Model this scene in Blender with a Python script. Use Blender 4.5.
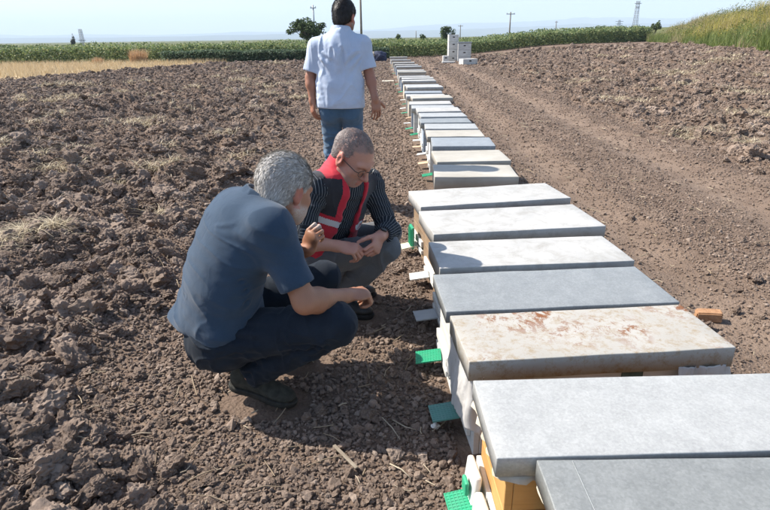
import bpy, bmesh, math, random
import numpy as np
from mathutils import Vector, Matrix, Euler

# ---------------------------------------------------------------- camera, sky, sun, exposure
scene = bpy.context.scene
for o in list(bpy.data.objects):
    bpy.data.objects.remove(o)
C = scene.collection

FPX, TILT, ROLL, CAMH = 560.0, math.radians(21.2), math.radians(-0.8), 1.4
cam_data = bpy.data.cameras.new('camera')
cam_data.sensor_fit = 'HORIZONTAL'
cam_data.sensor_width = 36.0
cam_data.lens = 36.0 * FPX / 770.0
cam_data.clip_start = 0.05
cam_data.clip_end = 40000.0
cam = bpy.data.objects.new('camera', cam_data)
C.objects.link(cam)
cam.matrix_world = (Matrix.Translation((0, 0, CAMH)) @ Matrix.Rotation(math.pi/2 - TILT, 4, 'X')
                    @ Matrix.Rotation(ROLL, 4, 'Z'))
scene.camera = cam

SUN_AZ = math.radians(-72.0)     # compass bearing of the sun seen from +Y (negative = to the left)
SUN_EL = math.radians(46.0)
world = bpy.data.worlds.new('World')
scene.world = world
world.use_nodes = True
wn = world.node_tree.nodes
wl = world.node_tree.links
bg = wn['Background']
sky = wn.new('ShaderNodeTexSky')
sky.sky_type = 'NISHITA'
sky.sun_disc = False
sky.sun_elevation = SUN_EL
sky.sun_rotation = SUN_AZ
sky.altitude = 0.0
sky.air_density = 1.0
sky.dust_density = 1.2
sky.ozone_density = 2.0
wl.new(sky.outputs[0], bg.inputs[0])
bg.inputs[1].default_value = 0.115

sun_dir = Vector((math.sin(SUN_AZ)*math.cos(SUN_EL), math.cos(SUN_AZ)*math.cos(SUN_EL), math.sin(SUN_EL)))
sd = bpy.data.lights.new('sun', 'SUN')
sd.energy = 5.0
sd.angle = math.radians(0.6)
sd.color = (1.0, 0.93, 0.84)
sun = bpy.data.objects.new('sun', sd)
C.objects.link(sun)
sun.rotation_euler = sun_dir.to_track_quat('Z', 'Y').to_euler()
sun.location = sun_dir * 50

vs = scene.view_settings
vs.view_transform = 'Standard'
vs.look = 'None'
vs.exposure = 0.95
vs.gamma = 1.0
vs.use_curve_mapping = False
scene.render.engine = 'CYCLES'
try:
    scene.cycles.use_denoising = True
    scene.cycles.denoiser = 'OPENIMAGEDENOISE'
    scene.cycles.max_bounces = 6
    scene.cycles.volume_bounces = 1
    scene.cycles.use_adaptive_sampling = True
    scene.cycles.adaptive_threshold = 0.02
except Exception:
    pass

# ---------------------------------------------------------------- helpers
rng = np.random.default_rng(7)
random.seed(11)

def hash2(ix, iy, seed):
    h = (ix.astype(np.int64)*374761393 + iy.astype(np.int64)*668265263 + seed*974634777) & 0xffffffff
    h = ((h ^ (h >> 13)) * 1274126177) & 0xffffffff
    return ((h ^ (h >> 16)) & 0xffffff) / float(0xffffff)

def vnoise(x, y, seed=0):
    """2-D value noise in [-1, 1]"""
    xi, yi = np.floor(x), np.floor(y)
    fx, fy = x-xi, y-yi
    fx = fx*fx*fx*(fx*(fx*6-15)+10); fy = fy*fy*fy*(fy*(fy*6-15)+10)
    a = hash2(xi, yi, seed); b = hash2(xi+1, yi, seed)
    c = hash2(xi, yi+1, seed); d = hash2(xi+1, yi+1, seed)
    return 2*((a*(1-fx)+b*fx)*(1-fy) + (c*(1-fx)+d*fx)*fy) - 1

def fbm(x, y, oct=4, seed=0, gain=0.5):
    s = 0; a = 1; t = 0
    for i in range(oct):
        s = s + a*vnoise(x*2**i + 17.3*i, y*2**i - 9.1*i, seed+i); t += a; a *= gain
    return s/t

def worley(x, y, seed=0):
    """distance to nearest jittered cell point, and that cell's random value"""
    xi, yi = np.floor(x), np.floor(y)
    best = np.full(np.shape(x), 9.0); val = np.zeros(np.shape(x))
    for dx in (-1, 0, 1):
        for dy in (-1, 0, 1):
            cx, cy = xi+dx, yi+dy
            px = cx + 0.1 + 0.8*hash2(cx, cy, seed); py = cy + 0.1 + 0.8*hash2(cx, cy, seed+57)
            d = (x-px)**2 + (y-py)**2
            m = d < best
            best = np.where(m, d, best); val = np.where(m, hash2(cx, cy, seed+99), val)
    return np.sqrt(best), val

def hash3(ix, iy, iz, seed):
    h = (ix.astype(np.int64)*374761393 + iy.astype(np.int64)*668265263 + iz.astype(np.int64)*2147483647 + seed*974634777) & 0xffffffff
    h = ((h ^ (h >> 13)) * 1274126177) & 0xffffffff
    return ((h ^ (h >> 16)) & 0xffffff) / float(0xffffff)

def noise3(p, seed=0):
    i = np.floor(p); f = p-i; f = f*f*(3-2*f)
    r = 0
    for dx in (0, 1):
        for dy in (0, 1):
            for dz in (0, 1):
                w = (f[..., 0] if dx else 1-f[..., 0])*(f[..., 1] if dy else 1-f[..., 1])*(f[..., 2] if dz else 1-f[..., 2])
                r = r + w*hash3(i[..., 0]+dx, i[..., 1]+dy, i[..., 2]+dz, seed)
    return 2*r-1

def sstep(a, b, x):
    t = np.clip((x-a)/(b-a), 0, 1); return t*t*(3-2*t)

def mesh_np(name, verts, faces, mat=None, parent=None, smooth=False, mats=None, midx=None):
    """verts (n,3), faces (m,3) or (m,4) arrays -> one mesh object"""
    me = bpy.data.meshes.new(name)
    v = np.ascontiguousarray(verts, dtype=np.float32); f = np.ascontiguousarray(faces, dtype=np.int32)
    k = f.shape[1]
    me.vertices.add(len(v)); me.vertices.foreach_set('co', v.ravel())
    me.loops.add(f.size); me.loops.foreach_set('vertex_index', f.ravel())
    me.polygons.add(len(f))
    me.polygons.foreach_set('loop_start', np.arange(0, f.size, k, dtype=np.int32))
    me.polygons.foreach_set('loop_total', np.full(len(f), k, dtype=np.int32))
    if smooth:
        me.polygons.foreach_set('use_smooth', np.ones(len(f), dtype=bool))
    if mats:
        for m in mats: me.materials.append(m)
        if midx is not None: me.polygons.foreach_set('material_index', np.ascontiguousarray(midx, dtype=np.int32))
    elif mat:
        me.materials.append(mat)
    me.update(calc_edges=True); me.validate()
    o = bpy.data.objects.new(name, me); C.objects.link(o)
    if parent: o.parent = parent
    return o

class MB:
    """collects boxes, tubes and sheets, then links them as ONE mesh object"""
    def __init__(s): s.v = []; s.f = []
    def add(s, vs_, fs_):
        n = len(s.v); s.v += [tuple(p) for p in vs_]; s.f += [tuple(n+i for i in q) for q in fs_]; return s
    def box(s, c, size, rot=None):
        x, y, z = [d/2 for d in size]
        R = rot if rot is not None else Matrix.Identity(3)
        c = Vector(c)
        vv = [c + R @ Vector((sx*x, sy*y, sz*z)) for sz in (-1, 1) for sy in (-1, 1) for sx in (-1, 1)]
        return s.add(vv, [(0, 2, 3, 1), (4, 5, 7, 6), (0, 1, 5, 4), (2, 6, 7, 3), (0, 4, 6, 2), (1, 3, 7, 5)])
    def tube(s, pts, rad, n=8, cap=True):
        pts = [Vector(p) for p in pts]
        if not hasattr(rad, '__len__'): rad = [rad]*len(pts)
        rings = []; up = None
        for i, p in enumerate(pts):
            t = (pts[min(i+1, len(pts)-1)] - pts[max(i-1, 0)]).normalized()
            a = t.orthogonal().normalized() if up is None else (up - t*up.dot(t)).normalized()
            up = a; b = t.cross(a)
            rings.append([p + (a*math.cos(2*math.pi*k/n) + b*math.sin(2*math.pi*k/n))*rad[i] for k in range(n)])
        vv = [q for r in rings for q in r]; ff = []
        for i in range(len(pts)-1):
            for k in range(n):
                ff.append((i*n+k, i*n+(k+1) % n, (i+1)*n+(k+1) % n, (i+1)*n+k))
        if cap:
            ff.append(tuple(range(n))[::-1]); ff.append(tuple((len(pts)-1)*n+k for k in range(n)))
        return s.add(vv, ff)
    def build(s, name, mat, parent=None, bevel=0, seg=2, smooth=False):
        me = bpy.data.meshes.new(name); me.from_pydata(s.v, [], s.f); me.update()
        if bevel:
            bm = bmesh.new(); bm.from_mesh(me)
            bmesh.ops.bevel(bm, geom=bm.edges[:], offset=bevel, segments=seg, affect='EDGES', profile=0.5)
            bm.to_mesh(me); bm.free()
        me.materials.append(mat)
        if smooth:
            me.polygons.foreach_set('use_smooth', [True]*len(me.polygons))
        o = bpy.data.objects.new(name, me); C.objects.link(o)
        if parent: o.parent = parent
        return o

def empty(name, loc=(0, 0, 0), rz=0.0):
    o = bpy.data.objects.new(name, None); o.empty_display_size = 0.1
    C.objects.link(o); o.location = loc; o.rotation_euler = (0, 0, rz); return o

def tag(o, label=None, cat=None, group=None, kind=None):
    if label: o['label'] = label
    if cat: o['category'] = cat
    if group: o['group'] = group
    if kind: o['kind'] = kind
    return o

# ---- materials
class NT:
    def __init__(s, name, rough=0.8, spec=0.3, metal=0.0):
        s.m = bpy.data.materials.new(name); s.m.use_nodes = True
        s.n = s.m.node_tree.nodes; s.l = s.m.node_tree.links
        s.b = s.n['Principled BSDF']
        s.b.inputs['Roughness'].default_value = rough
        s.b.inputs['Specular IOR Level'].default_value = spec
        s.b.inputs['Metallic'].default_value = metal
        s.tc = s.n.new('ShaderNodeTexCoord')
    def noise(s, scale, detail=4, rough=0.55, src='Object', mapping=None, dist=0.0):
        t = s.n.new('ShaderNodeTexNoise'); t.inputs['Scale'].default_value = scale
        t.inputs['Detail'].default_value = detail; t.inputs['Roughness'].default_value = rough
        t.inputs['Distortion'].default_value = dist
        s.vec(t, src, mapping); return t.outputs['Fac']
    def voro(s, scale, src='Object', feature='F1', out='Distance', mapping=None):
        t = s.n.new('ShaderNodeTexVoronoi'); t.feature = feature; t.inputs['Scale'].default_value = scale
        s.vec(t, src, mapping); return t.outputs[out]
    def wave(s, scale, direction='X', dist=0.0, src='Object', mapping=None):
        t = s.n.new('ShaderNodeTexWave'); t.inputs['Scale'].default_value = scale
        t.bands_direction = direction; t.inputs['Distortion'].default_value = dist
        s.vec(t, src, mapping); return t.outputs['Fac']
    def vec(s, t, src, mapping):
        o = s.tc.outputs[src] if isinstance(src, str) else src
        if mapping:
            mp = s.n.new('ShaderNodeMapping'); mp.inputs['Scale'].default_value = mapping
            s.l.new(o, mp.inputs[0]); o = mp.outputs[0]
        s.l.new(o, t.inputs['Vector'])
    def ramp(s, fac, stops, interp='LINEAR'):
        r = s.n.new('ShaderNodeValToRGB'); r.color_ramp.interpolation = interp
        e = r.color_ramp.elements
        while len(e) < len(stops): e.new(0.5)
        for i, (p, c) in enumerate(stops):
            e[i].position = p; e[i].color = (c, c, c, 1) if not hasattr(c, '__len__') else (*c, 1)
        s.l.new(fac, r.inputs[0]); return r.outputs[0]
    def mix(s, fac, a, b, mode='MIX'):
        m = s.n.new('ShaderNodeMix'); m.data_type = 'RGBA'; m.blend_type = mode
        for i, v in ((0, fac), (6, a), (7, b)):
            if hasattr(v, 'is_linked') or hasattr(v, 'links'): s.l.new(v, m.inputs[i])
            elif i == 0: m.inputs[0].default_value = v
            else: m.inputs[i].default_value = (*v, 1)
        return m.outputs[2]
    def math(s, op, a, b=None):
        m = s.n.new('ShaderNodeMath'); m.operation = op
        for i, v in ((0, a), (1, b)):
            if v is None: continue
            if hasattr(v, 'links'): s.l.new(v, m.inputs[i])
            else: m.inputs[i].default_value = v
        return m.outputs[0]
    def color(s, c):
        if hasattr(c, 'links'): s.l.new(c, s.b.inputs['Base Color'])
        else: s.b.inputs['Base Color'].default_value = (*c, 1)
        return s
    def rough(s, r):
        s.l.new(r, s.b.inputs['Roughness']); return s
    def bump(s, h, strength=0.4, dist=0.01):
        b = s.n.new('ShaderNodeBump'); b.inputs['Strength'].default_value = strength
        b.inputs['Distance'].default_value = dist
        s.l.new(h, b.inputs['Height'])
        if s.b.inputs['Normal'].links: s.l.new(s.b.inputs['Normal'].links[0].from_socket, b.inputs['Normal'])
        s.l.new(b.outputs[0], s.b.inputs['Normal']); return s
    def rand(s):
        oi = s.n.new('ShaderNodeObjectInfo'); return oi.outputs['Random']
    def island(s):
        g = s.n.new('ShaderNodeNewGeometry'); return g.outputs['Random Per Island']

def simple(name, c1, c2, scale=20, rough=0.8, spec=0.3, bump=0.0, bd=0.002, metal=0.0, src='Object'):
    t = NT(name, rough, spec, metal)
    f = t.noise(scale, 5, src=src)
    t.color(t.ramp(f, [(0.3, c1), (0.7, c2)]))
    if bump: t.bump(t.noise(scale*4, 4, src=src), bump, bd)
    return t.m

# ---------------------------------------------------------------- ground
def xleft(y):            # edge between the trodden path and the ploughed ground on the left
    return -0.62 - 0.6*sstep(1.3, 2.0, y) - 0.3*sstep(2.5, 5, y) - 0.3*sstep(6, 14, y)
def xright(y):           # edge between the wheel track and the ploughed ground on the right
    return 4.1 + 0.05*np.clip(y-5, 0, 60)
def xbank(y):
    return 17.5 + 0.32*(y-27)

def masks(x, y):
    w = 0.25*fbm(x*0.9, y*0.9, 3, 5)
    pl = sstep(0.25, -0.35, x - xleft(y) + w)
    pr = sstep(-0.5, 0.4, x - xright(y) + 1.5*w)
    fade_l = sstep(3.0, -1.0, y - (36.5 + 0.02*x) + 2*w)        # ploughing stops short of the crop
    stub = sstep(-2, 1, -(x + 12.3) - 0.30*(34 - y)) * sstep(22.5, 24.5, y + 0.35*(x+15))
    pl = pl*fade_l*(1-stub)
    pr = pr*sstep(3, -1, y - 43 - 0.9*np.clip(x-8, 0, 30))
    return pl, pr, stub

def base_height(x, y):
    h = 0.55*sstep(5, 18, x)*sstep(8, 25, y) + 0.02*sstep(5, 9, x)
    h = h + 2.0*sstep(0.0, 7.0, x - xbank(y))*sstep(5, 20, y)
    return h

def ground_height(x, y, fine=True):
    x = np.asarray(x, float); y = np.asarray(y, float)
    pl, pr, stub = masks(x, y)
    pm = np.maximum(pl, pr)
    h = base_height(x, y)
    near = sstep(90, 50, y)*sstep(-3, -1, y)
    # broad furrow rolls of the plough, running with the row
    roll = fbm(x*1.5, y*0.55, 3, 21)
    d1, v1 = worley(x*2.3 + 0.6*fbm(x*3, y*3, 2, 3), y*2.3 + 0.6*fbm(x*3, y*3, 2, 13), 31)
    d2, v2 = worley(x*6.0 + 0.5*fbm(x*9, y*9, 2, 14), y*6.0, 32)
    lump = np.sqrt(np.clip(0.5 - d1**2, 0, 1))*(0.35 + 0.65*v1)
    lump2 = np.sqrt(np.clip(0.5 - d2**2, 0, 1))*(0.3 + 0.7*v2)
    rough = 0.11*roll + (0.11 + 0.12*sstep(1.6, 4, y))*(lump-0.25) + 0.065*(lump2-0.2) + (0.018 + 0.017*sstep(2, 5, y))*fbm(x*14, y*14, 4, 8)
    soft = 0.012*fbm(x*1.2, y*1.2, 3, 4) + 0.014*fbm(x*7, y*7, 3, 9)*(0.5+0.5*fbm(x, y, 2, 6)) + 0.008*(lump2-0.3)
    h = h + near*(pm*rough + (1-pm)*soft)
    # wheel ruts right of the row
    for c, wd, dp in ((1.72, 0.22, 0.04), (3.10, 0.28, 0.055)):
        cx = c + 0.02*np.clip(y, 0, 60) + 0.05*fbm(y*0.3, y*0+c, 2, 12)
        g = np.exp(-((x-cx)/wd)**2)
        h = h - near*(1-pr)*dp*g*(x > 1.15) + near*(1-pr)*0.02*np.exp(-((x-cx-wd*1.8)/0.14)**2)*(0.6+0.6*fbm(x*5, y*5, 2, 2))*(x > 1.15)
    return h

def gh(x, y):
    return float(ground_height(np.array([x]), np.array([y]))[0])

def rut(x, y):
    g = 0
    for c, wd in ((1.72, 0.26), (3.10, 0.34)):
        g = g + np.exp(-((x - c - 0.02*np.clip(y, 0, 60))/wd)**2)
    return np.clip(g, 0, 1)
def build_ground():
    rows = [-9000, -300, -20, -4, -1.5]
    y = -0.4
    while y < 75:
        rows.append(y); y += 0.0042*(y+1.5) if y > 0.4 else 0.05
    rows += [90, 120, 200, 400, 1000, 3000, 9000, 16000]
    rows = np.array(rows)
    s = np.linspace(-1, 1, 820)
    s = np.concatenate([[-2500, -200, -20, -5, -2, -1.3, -1.1], s, [1.1, 1.3, 2, 5, 20, 200, 2500]])
    half = 2.1 + 0.80*np.clip(np.abs(rows), 0, 90)
    X = s[None, :]*half[:, None]
    Y = np.repeat(rows[:, None], len(s), 1)
    Z = ground_height(X, Y)
    n, m = X.shape
    v = np.stack([X, Y, Z], -1).reshape(-1, 3)
    i = np.arange((n-1)*m).reshape(n-1, m)[:, :-1].ravel()
    f = np.stack([i, i+1, i+m+1, i+m], 1)
    # soil material
    t = NT('soil', 0.95, 0.15)
    at = t.n.new('ShaderNodeAttribute'); at.attribute_name = 'zone'
    sep = t.n.new('ShaderNodeSeparateColor'); t.l.new(at.outputs['Color'], sep.inputs[0])
    c_pl = t.ramp(t.noise(2.2, 6, 0.62), [(0.30, (0.098, 0.068, 0.050)), (0.52, (0.160, 0.114, 0.085)), (0.74, (0.24, 0.178, 0.134))])
    c_tr = t.ramp(t.noise(1.7, 7, 0.65), [(0.30, (0.105, 0.073, 0.054)), (0.52, (0.170, 0.122, 0.091)), (0.78, (0.25, 0.187, 0.142))])
    c = t.mix(sep.outputs[0], c_tr, c_pl)
    pk = t.math('MULTIPLY', t.math('SUBTRACT', 1.0, at.outputs['Alpha']), t.ramp(t.noise(3, 5, 0.6), [(0.3, 0.10), (0.7, 0.60)]))
    c = t.mix(pk, c, (0.25, 0.188, 0.142))
    straw = t.ramp(t.noise(9, 5, 0.7, mapping=(1.0, 0.35, 1.0), dist=1.2), [(0.60, 0.0), (0.72, 1.0)])
    c = t.mix(t.math('MULTIPLY', straw, 0.25), c, (0.36, 0.28, 0.19))
    gold = t.ramp(t.noise(3, 6, 0.7), [(0.3, (0.36, 0.27, 0.15)), (0.7, (0.54, 0.43, 0.27))])
    c = t.mix(sep.outputs[1], c, gold)
    green = t.ramp(t.noise(0.5, 6, 0.7), [(0.3, (0.06, 0.08, 0.03)), (0.7, (0.14, 0.14, 0.06))])
    c = t.mix(sep.outputs[2], c, green)
    t.color(c)
    t.bump(t.noise(26, 6, 0.7), 0.9, 0.02)
    t.bump(t.voro(70), 0.6, 0.008)
    t.bump(t.noise(220, 3, 0.6), 0.5, 0.003)
    o = mesh_np('ground', v, f, t.m, smooth=True)
    pl, pr, stub = masks(v[:, 0], v[:, 1])
    far = sstep(44, 50, v[:, 1] - 0.8*np.clip(v[:, 0], 0, 60)); far = np.maximum(far, sstep(0.5, 2.5, v[:, 0]-xbank(v[:, 1])))
    col = np.stack([np.maximum(pl, pr), stub, np.clip(far, 0, 1), 1 - rut(v[:, 0], v[:, 1])*(v[:, 0] > 1.15)*(v[:, 1] > 0)*(v[:, 1] < 40)*(1-pr)], 1).astype(np.float32)
    a = o.data.attributes.new('zone', 'FLOAT_COLOR', 'POINT'); a.data.foreach_set('color', col.ravel())
    tag(o, kind='structure')
    return o
ground = build_ground()

# ---- clods
def clod_mesh(name, seed, sub, mat):
    bm = bmesh.new(); bmesh.ops.create_icosphere(bm, subdivisions=sub, radius=1.0)
    v = np.array([p.co[:] for p in bm.verts]); r = np.random.default_rng(seed)
    d = v/np.linalg.norm(v, axis=1, keepdims=True)
    nrm = r.normal(size=(7, 3)); nrm /= np.linalg.norm(nrm, axis=1, keepdims=True)
    off = r.uniform(0.42, 0.95, 7)
    dots = np.clip(d @ nrm.T, 1e-3, None)
    rad = np.min(np.where(d @ nrm.T > 0.05, off/dots, 3), 1); rad = np.clip(rad, 0.45, 1.15)
    rad = rad*(1 + 0.22*noise3(d*1.7+seed, seed) + 0.22*noise3(d*3.9+seed, seed+1) + ((0.17*noise3(d*7+seed, seed+2) + 0.11*noise3(d*15+seed, seed+3)) if sub > 2 else 0))
    v = d*rad[:, None]*np.array([1.0, r.uniform(0.7, 0.95), r.uniform(0.55, 0.8)])
    for p, c in zip(bm.verts, v): p.co = c
    me = bpy.data.meshes.new(name); bm.to_mesh(me); bm.free(); me.materials.append(mat)
    me.polygons.foreach_set('use_smooth', [False]*len(me.polygons))
    return me

def soil_clod_mat(name, k, bd):
    t = NT(name, 0.95, 0.12); q = lambda c: (c[0]*k*0.97, c[1]*k*1.01, c[2]*k*1.05)
    base = t.ramp(t.rand(), [(0.0, q((0.118, 0.082, 0.060))), (0.45, q((0.19, 0.136, 0.101))), (0.85, q((0.265, 0.194, 0.147))), (1.0, q((0.35, 0.268, 0.208)))])
    t.color(t.mix(t.ramp(t.noise(3.0, 5, 0.65), [(0.35, 0.0), (0.7, 0.75)]), base, q((0.265, 0.196, 0.149)), 'MIX'))
    t.bump(t.noise(6, 7, 0.75), 0.9, bd)
    return t.m
CRUMBM = soil_clod_mat('crumb_soil', 1.0, 0.004)
CLODM = soil_clod_mat('clod_soil', 1.02, 0.008)
clod_small = [clod_mesh('crumb_shape', 100+i, 2, CRUMBM) for i in range(8)]
clod_big = [clod_mesh('clod_shape', 200+i, 4, CLODM) for i in range(12)]

def scatter(name, n, ymin, ymax, size_fn, dens_fn, meshes, seed, sink=0.25, smax=1.0):
    r = np.random.default_rng(seed)
    y = np.exp(r.uniform(math.log(ymin), math.log(ymax), n))
    s = r.uniform(-1, 1, n)*smax
    x = s*(1.3 + 0.78*y)
    keep = r.random(n) < dens_fn(x, y)
    x, y = x[keep], y[keep]
    sz = size_fn(x, y, r)
    z = ground_height(x, y) + sz*(0.55 - sink*r.random(len(x))*2)
    rot = np.stack([r.uniform(-0.7, 0.7, len(x)), r.uniform(-0.7, 0.7, len(x)), r.uniform(0, 6.28, len(x))], 1)
    return x, y, z, sz, rot

def gn_instances(name, pts, meshes, mat):
    """one stuff object: points carrying instances of a few clod meshes"""
    x, y, z, sz, rot = pts
    me = bpy.data.meshes.new(name); me.vertices.add(len(x))
    me.vertices.foreach_set('co', np.stack([x, y, z], 1).astype(np.float32).ravel())
    a = me.attributes.new('psize', 'FLOAT', 'POINT'); a.data.foreach_set('value', sz.astype(np.float32))
    a = me.attributes.new('prot', 'FLOAT_VECTOR', 'POINT'); a.data.foreach_set('vector', rot.astype(np.float32).ravel())
    a = me.attributes.new('pidx', 'INT', 'POINT'); a.data.foreach_set('value', np.arange(len(x), dtype=np.int32) % len(meshes))
    o = bpy.data.objects.new(name, me); C.objects.link(o)
    lib = bpy.data.collections.new(name + '_shapes')
    for k, m in enumerate(meshes):
        lib.objects.link(bpy.data.objects.new('%s_shape_%02d' % (name, k), m))
    g = bpy.data.node_groups.new(name, 'GeometryNodeTree')
    g.interface.new_socket('Geometry', in_out='INPUT', socket_type='NodeSocketGeometry')
    g.interface.new_socket('Geometry', in_out='OUTPUT', socket_type='NodeSocketGeometry')
    N, L = g.nodes, g.links
    gi, go = N.new('NodeGroupInput'), N.new('NodeGroupOutput')
    ip = N.new('GeometryNodeInstanceOnPoints'); ci = N.new('GeometryNodeCollectionInfo')
    ci.inputs['Collection'].default_value = lib; ci.inputs['Separate Children'].default_value = True
    ci.inputs['Reset Children'].default_value = True
    ip.inputs['Pick Instance'].default_value = True
    def attr(nm, ty):
        q = N.new('GeometryNodeInputNamedAttribute'); q.data_type = ty; q.inputs['Name'].default_value = nm; return q.outputs['Attribute']
    L.new(gi.outputs[0], ip.inputs['Points']); L.new(ci.outputs[0], ip.inputs['Instance'])
    L.new(attr('pidx', 'INT'), ip.inputs['Instance Index'])
    e2r = N.new('FunctionNodeEulerToRotation'); L.new(attr('prot', 'FLOAT_VECTOR'), e2r.inputs[0])
    L.new(e2r.outputs[0], ip.inputs['Rotation']); L.new(attr('psize', 'FLOAT'), ip.inputs['Scale'])
    L.new(ip.outputs[0], go.inputs[0])
    md = o.modifiers.new('scatter', 'NODES'); md.node_group = g
    return o

KEEP = []      # (x, y, r) footprints that stay free of bigger clods (feet, hives)
def clear(x, y):
    k = np.ones(len(x), bool)
    for (cx, cy, r) in KEEP: k &= (x-cx)**2 + (y-cy)**2 > r*r
    k &= ~((x > np.where(y < 4, 0.25, 0.42)) & (x < 1.12) & (y < 38))
    return k

def dens_crumb(x, y):
    pl, pr, st = masks(x, y); return (0.75 + 0.25*np.maximum(pl, pr))*(1-st)*clear(x, y)*np.where((x > 1.15) & (pr < 0.5), 0.95*(1-0.68*rut(x, y)), 1.0)
def dens_big(x, y):
    pl, pr, st = masks(x, y); pm = np.maximum(pl, pr)
    cl = 0.35 + 0.65*sstep(-0.25, 0.35, fbm(x*0.9, y*0.9, 3, 77))
    return (pm*cl + (1-pm)*np.where(x > 1.15, 0.025, 0.05))*(1-st)*clear(x, y)
def size_crumb(x, y, r):
    pr = masks(x, y)[1]; tr = (x > 1.15) & (pr < 0.5)
    return (np.clip(r.lognormal(-5.25, 0.50, len(x)), 0.0025, 0.024) + 0.0011*y)*np.where(tr, 0.8, 1.0)
def size_big(x, y, r):
    pl, pr, st = masks(x, y)
    b = np.clip(r.lognormal(-3.80, 0.55, len(x)), 0.010, 0.062 + 0.006*np.clip(y-2, 0, 6))*(0.55 + 0.45*np.maximum(pl, pr))
    return np.maximum(b, 0.0024*y*r.uniform(0.7, 1.6, len(x)))

def build_clods():
    p = scatter('crumbs', 330000, 0.9, 45, size_crumb, dens_crumb, clod_small, 1)
    tag(gn_instances('soil_crumbs', p, clod_small, CLODM), 'fine brown soil crumbs covering path and field', 'soil crumbs', kind='stuff')
    x, y, z, sz, rot = scatter('clods', 90000, 0.9, 46, size_big, dens_big, clod_big, 2, sink=0.3)
    a = scatter('lumps', 13000, 1.6, 46, lambda x, y, r: np.clip(r.lognormal(-2.75, 0.32, len(x)), 0.035, np.clip(0.034*y + 0.005, 0.045, 0.14)), lambda x, y: dens_big(x, y)*(np.maximum(masks(x, y)[0], masks(x, y)[1]) > 0.6)*(0.55 + 0.45*sstep(1.6, 5, y)), clod_big, 4, sink=0.5)
    x, y, z, sz = [np.concatenate([p_, q_]) for p_, q_ in zip((x, y, z, sz), a[:4])]; rot = np.concatenate([rot, a[4]])
    inframe = (np.abs(x) < 0.68*y + 0.25) & (y > 1.15)
    app = np.where(inframe, sz/(y+0.6), 0)
    order = np.argsort(-app)
    big, rest = order[:280], order[280:]
    tag(gn_instances('soil_clods', (x[rest], y[rest], z[rest], sz[rest], rot[rest]), clod_big, CLODM), 'brown clods of ploughed earth', 'soil clods', kind='stuff')
    for k in big:
        o = bpy.data.objects.new('clod', clod_big[k % len(clod_big)]); C.objects.link(o)
        o.location = (x[k], y[k], z[k]); o.scale = (sz[k],)*3; o.rotation_euler = rot[k]; o.parent = ground

# ---------------------------------------------------------------- vegetation helpers
def leaf_mat(name, cols, rough=0.6, trans=0.35):
    t = NT(name, rough, 0.3)
    c = t.ramp(t.island(), [(i/(len(cols)-1), c) for i, c in enumerate(cols)])
    t.color(c)
    t.b.inputs['Subsurface Weight'].default_value = 0.0
    tr = t.n.new('ShaderNodeBsdfTranslucent'); t.l.new(c, tr.inputs[0])
    mx = t.n.new('ShaderNodeMixShader'); mx.inputs[0].default_value = trans
    t.l.new(t.b.outputs[0], mx.inputs[1]); t.l.new(tr.outputs[0], mx.inputs[2])
    t.l.new(mx.outputs[0], t.n['Material Output'].inputs[0])
    return t.m

def leaf_arrays(cen, size, r, up_bias=0.4):
    """kite leaves folded along the midrib: 4 verts, 2 tris"""
    n = len(cen)
    nrm = r.normal(size=(n, 3)); nrm[:, 2] = np.abs(nrm[:, 2]) + up_bias; nrm /= np.linalg.norm(nrm, axis=1, keepdims=True)
    a = r.normal(size=(n, 3)); a -= nrm*np.sum(a*nrm, 1, keepdims=True); a /= np.linalg.norm(a, axis=1, keepdims=True)
    b = np.cross(nrm, a)
    L = np.broadcast_to(np.asarray(size), (n,))[:, None]
    p0 = cen - a*L*0.5; p2 = cen + a*L*0.5 - nrm*L*0.12
    p1 = cen + b*L*0.36 + nrm*L*0.1 - a*L*0.08; p3 = cen - b*L*0.36 + nrm*L*0.1 - a*L*0.08
    v = np.stack([p0, p1, p2, p3], 1).reshape(-1, 3)
    k = np.arange(n)*4
    f = np.concatenate([np.stack([k, k+1, k+2], 1), np.stack([k, k+2, k+3], 1)])
    return v, f

def blade_arrays(base, height, lean, width, r, seg=3):
    """upright curved grass blades"""
    n = len(base); az = r.uniform(0, 2*np.pi, n)
    d = np.stack([np.cos(az), np.sin(az), np.zeros(n)], 1); sd_ = np.stack([-np.sin(az), np.cos(az), np.zeros(n)], 1)
    sd_ = sd_*np.cos(0.6) + d*np.sin(0.6)*0
    vs_ = []
    for i in range(seg+1):
        t = i/seg
        p = base + np.array([0, 0, 1])*(height*t)[:, None]*(1-0.25*t*lean[:, None]) + d*(height*lean*t*t)[:, None]
        w = (width*(1-t*0.92))[:, None]
        vs_ += [p - sd_*w, p + sd_*w]
    v = np.stack(vs_, 1).reshape(-1, 3)
    k = np.arange(n)*(2*(seg+1)); f = []
    for i in range(seg):
        f.append(np.stack([k+2*i, k+2*i+1, k+2*i+3, k+2*i+2], 1))
    return v, np.concatenate(f)

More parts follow.
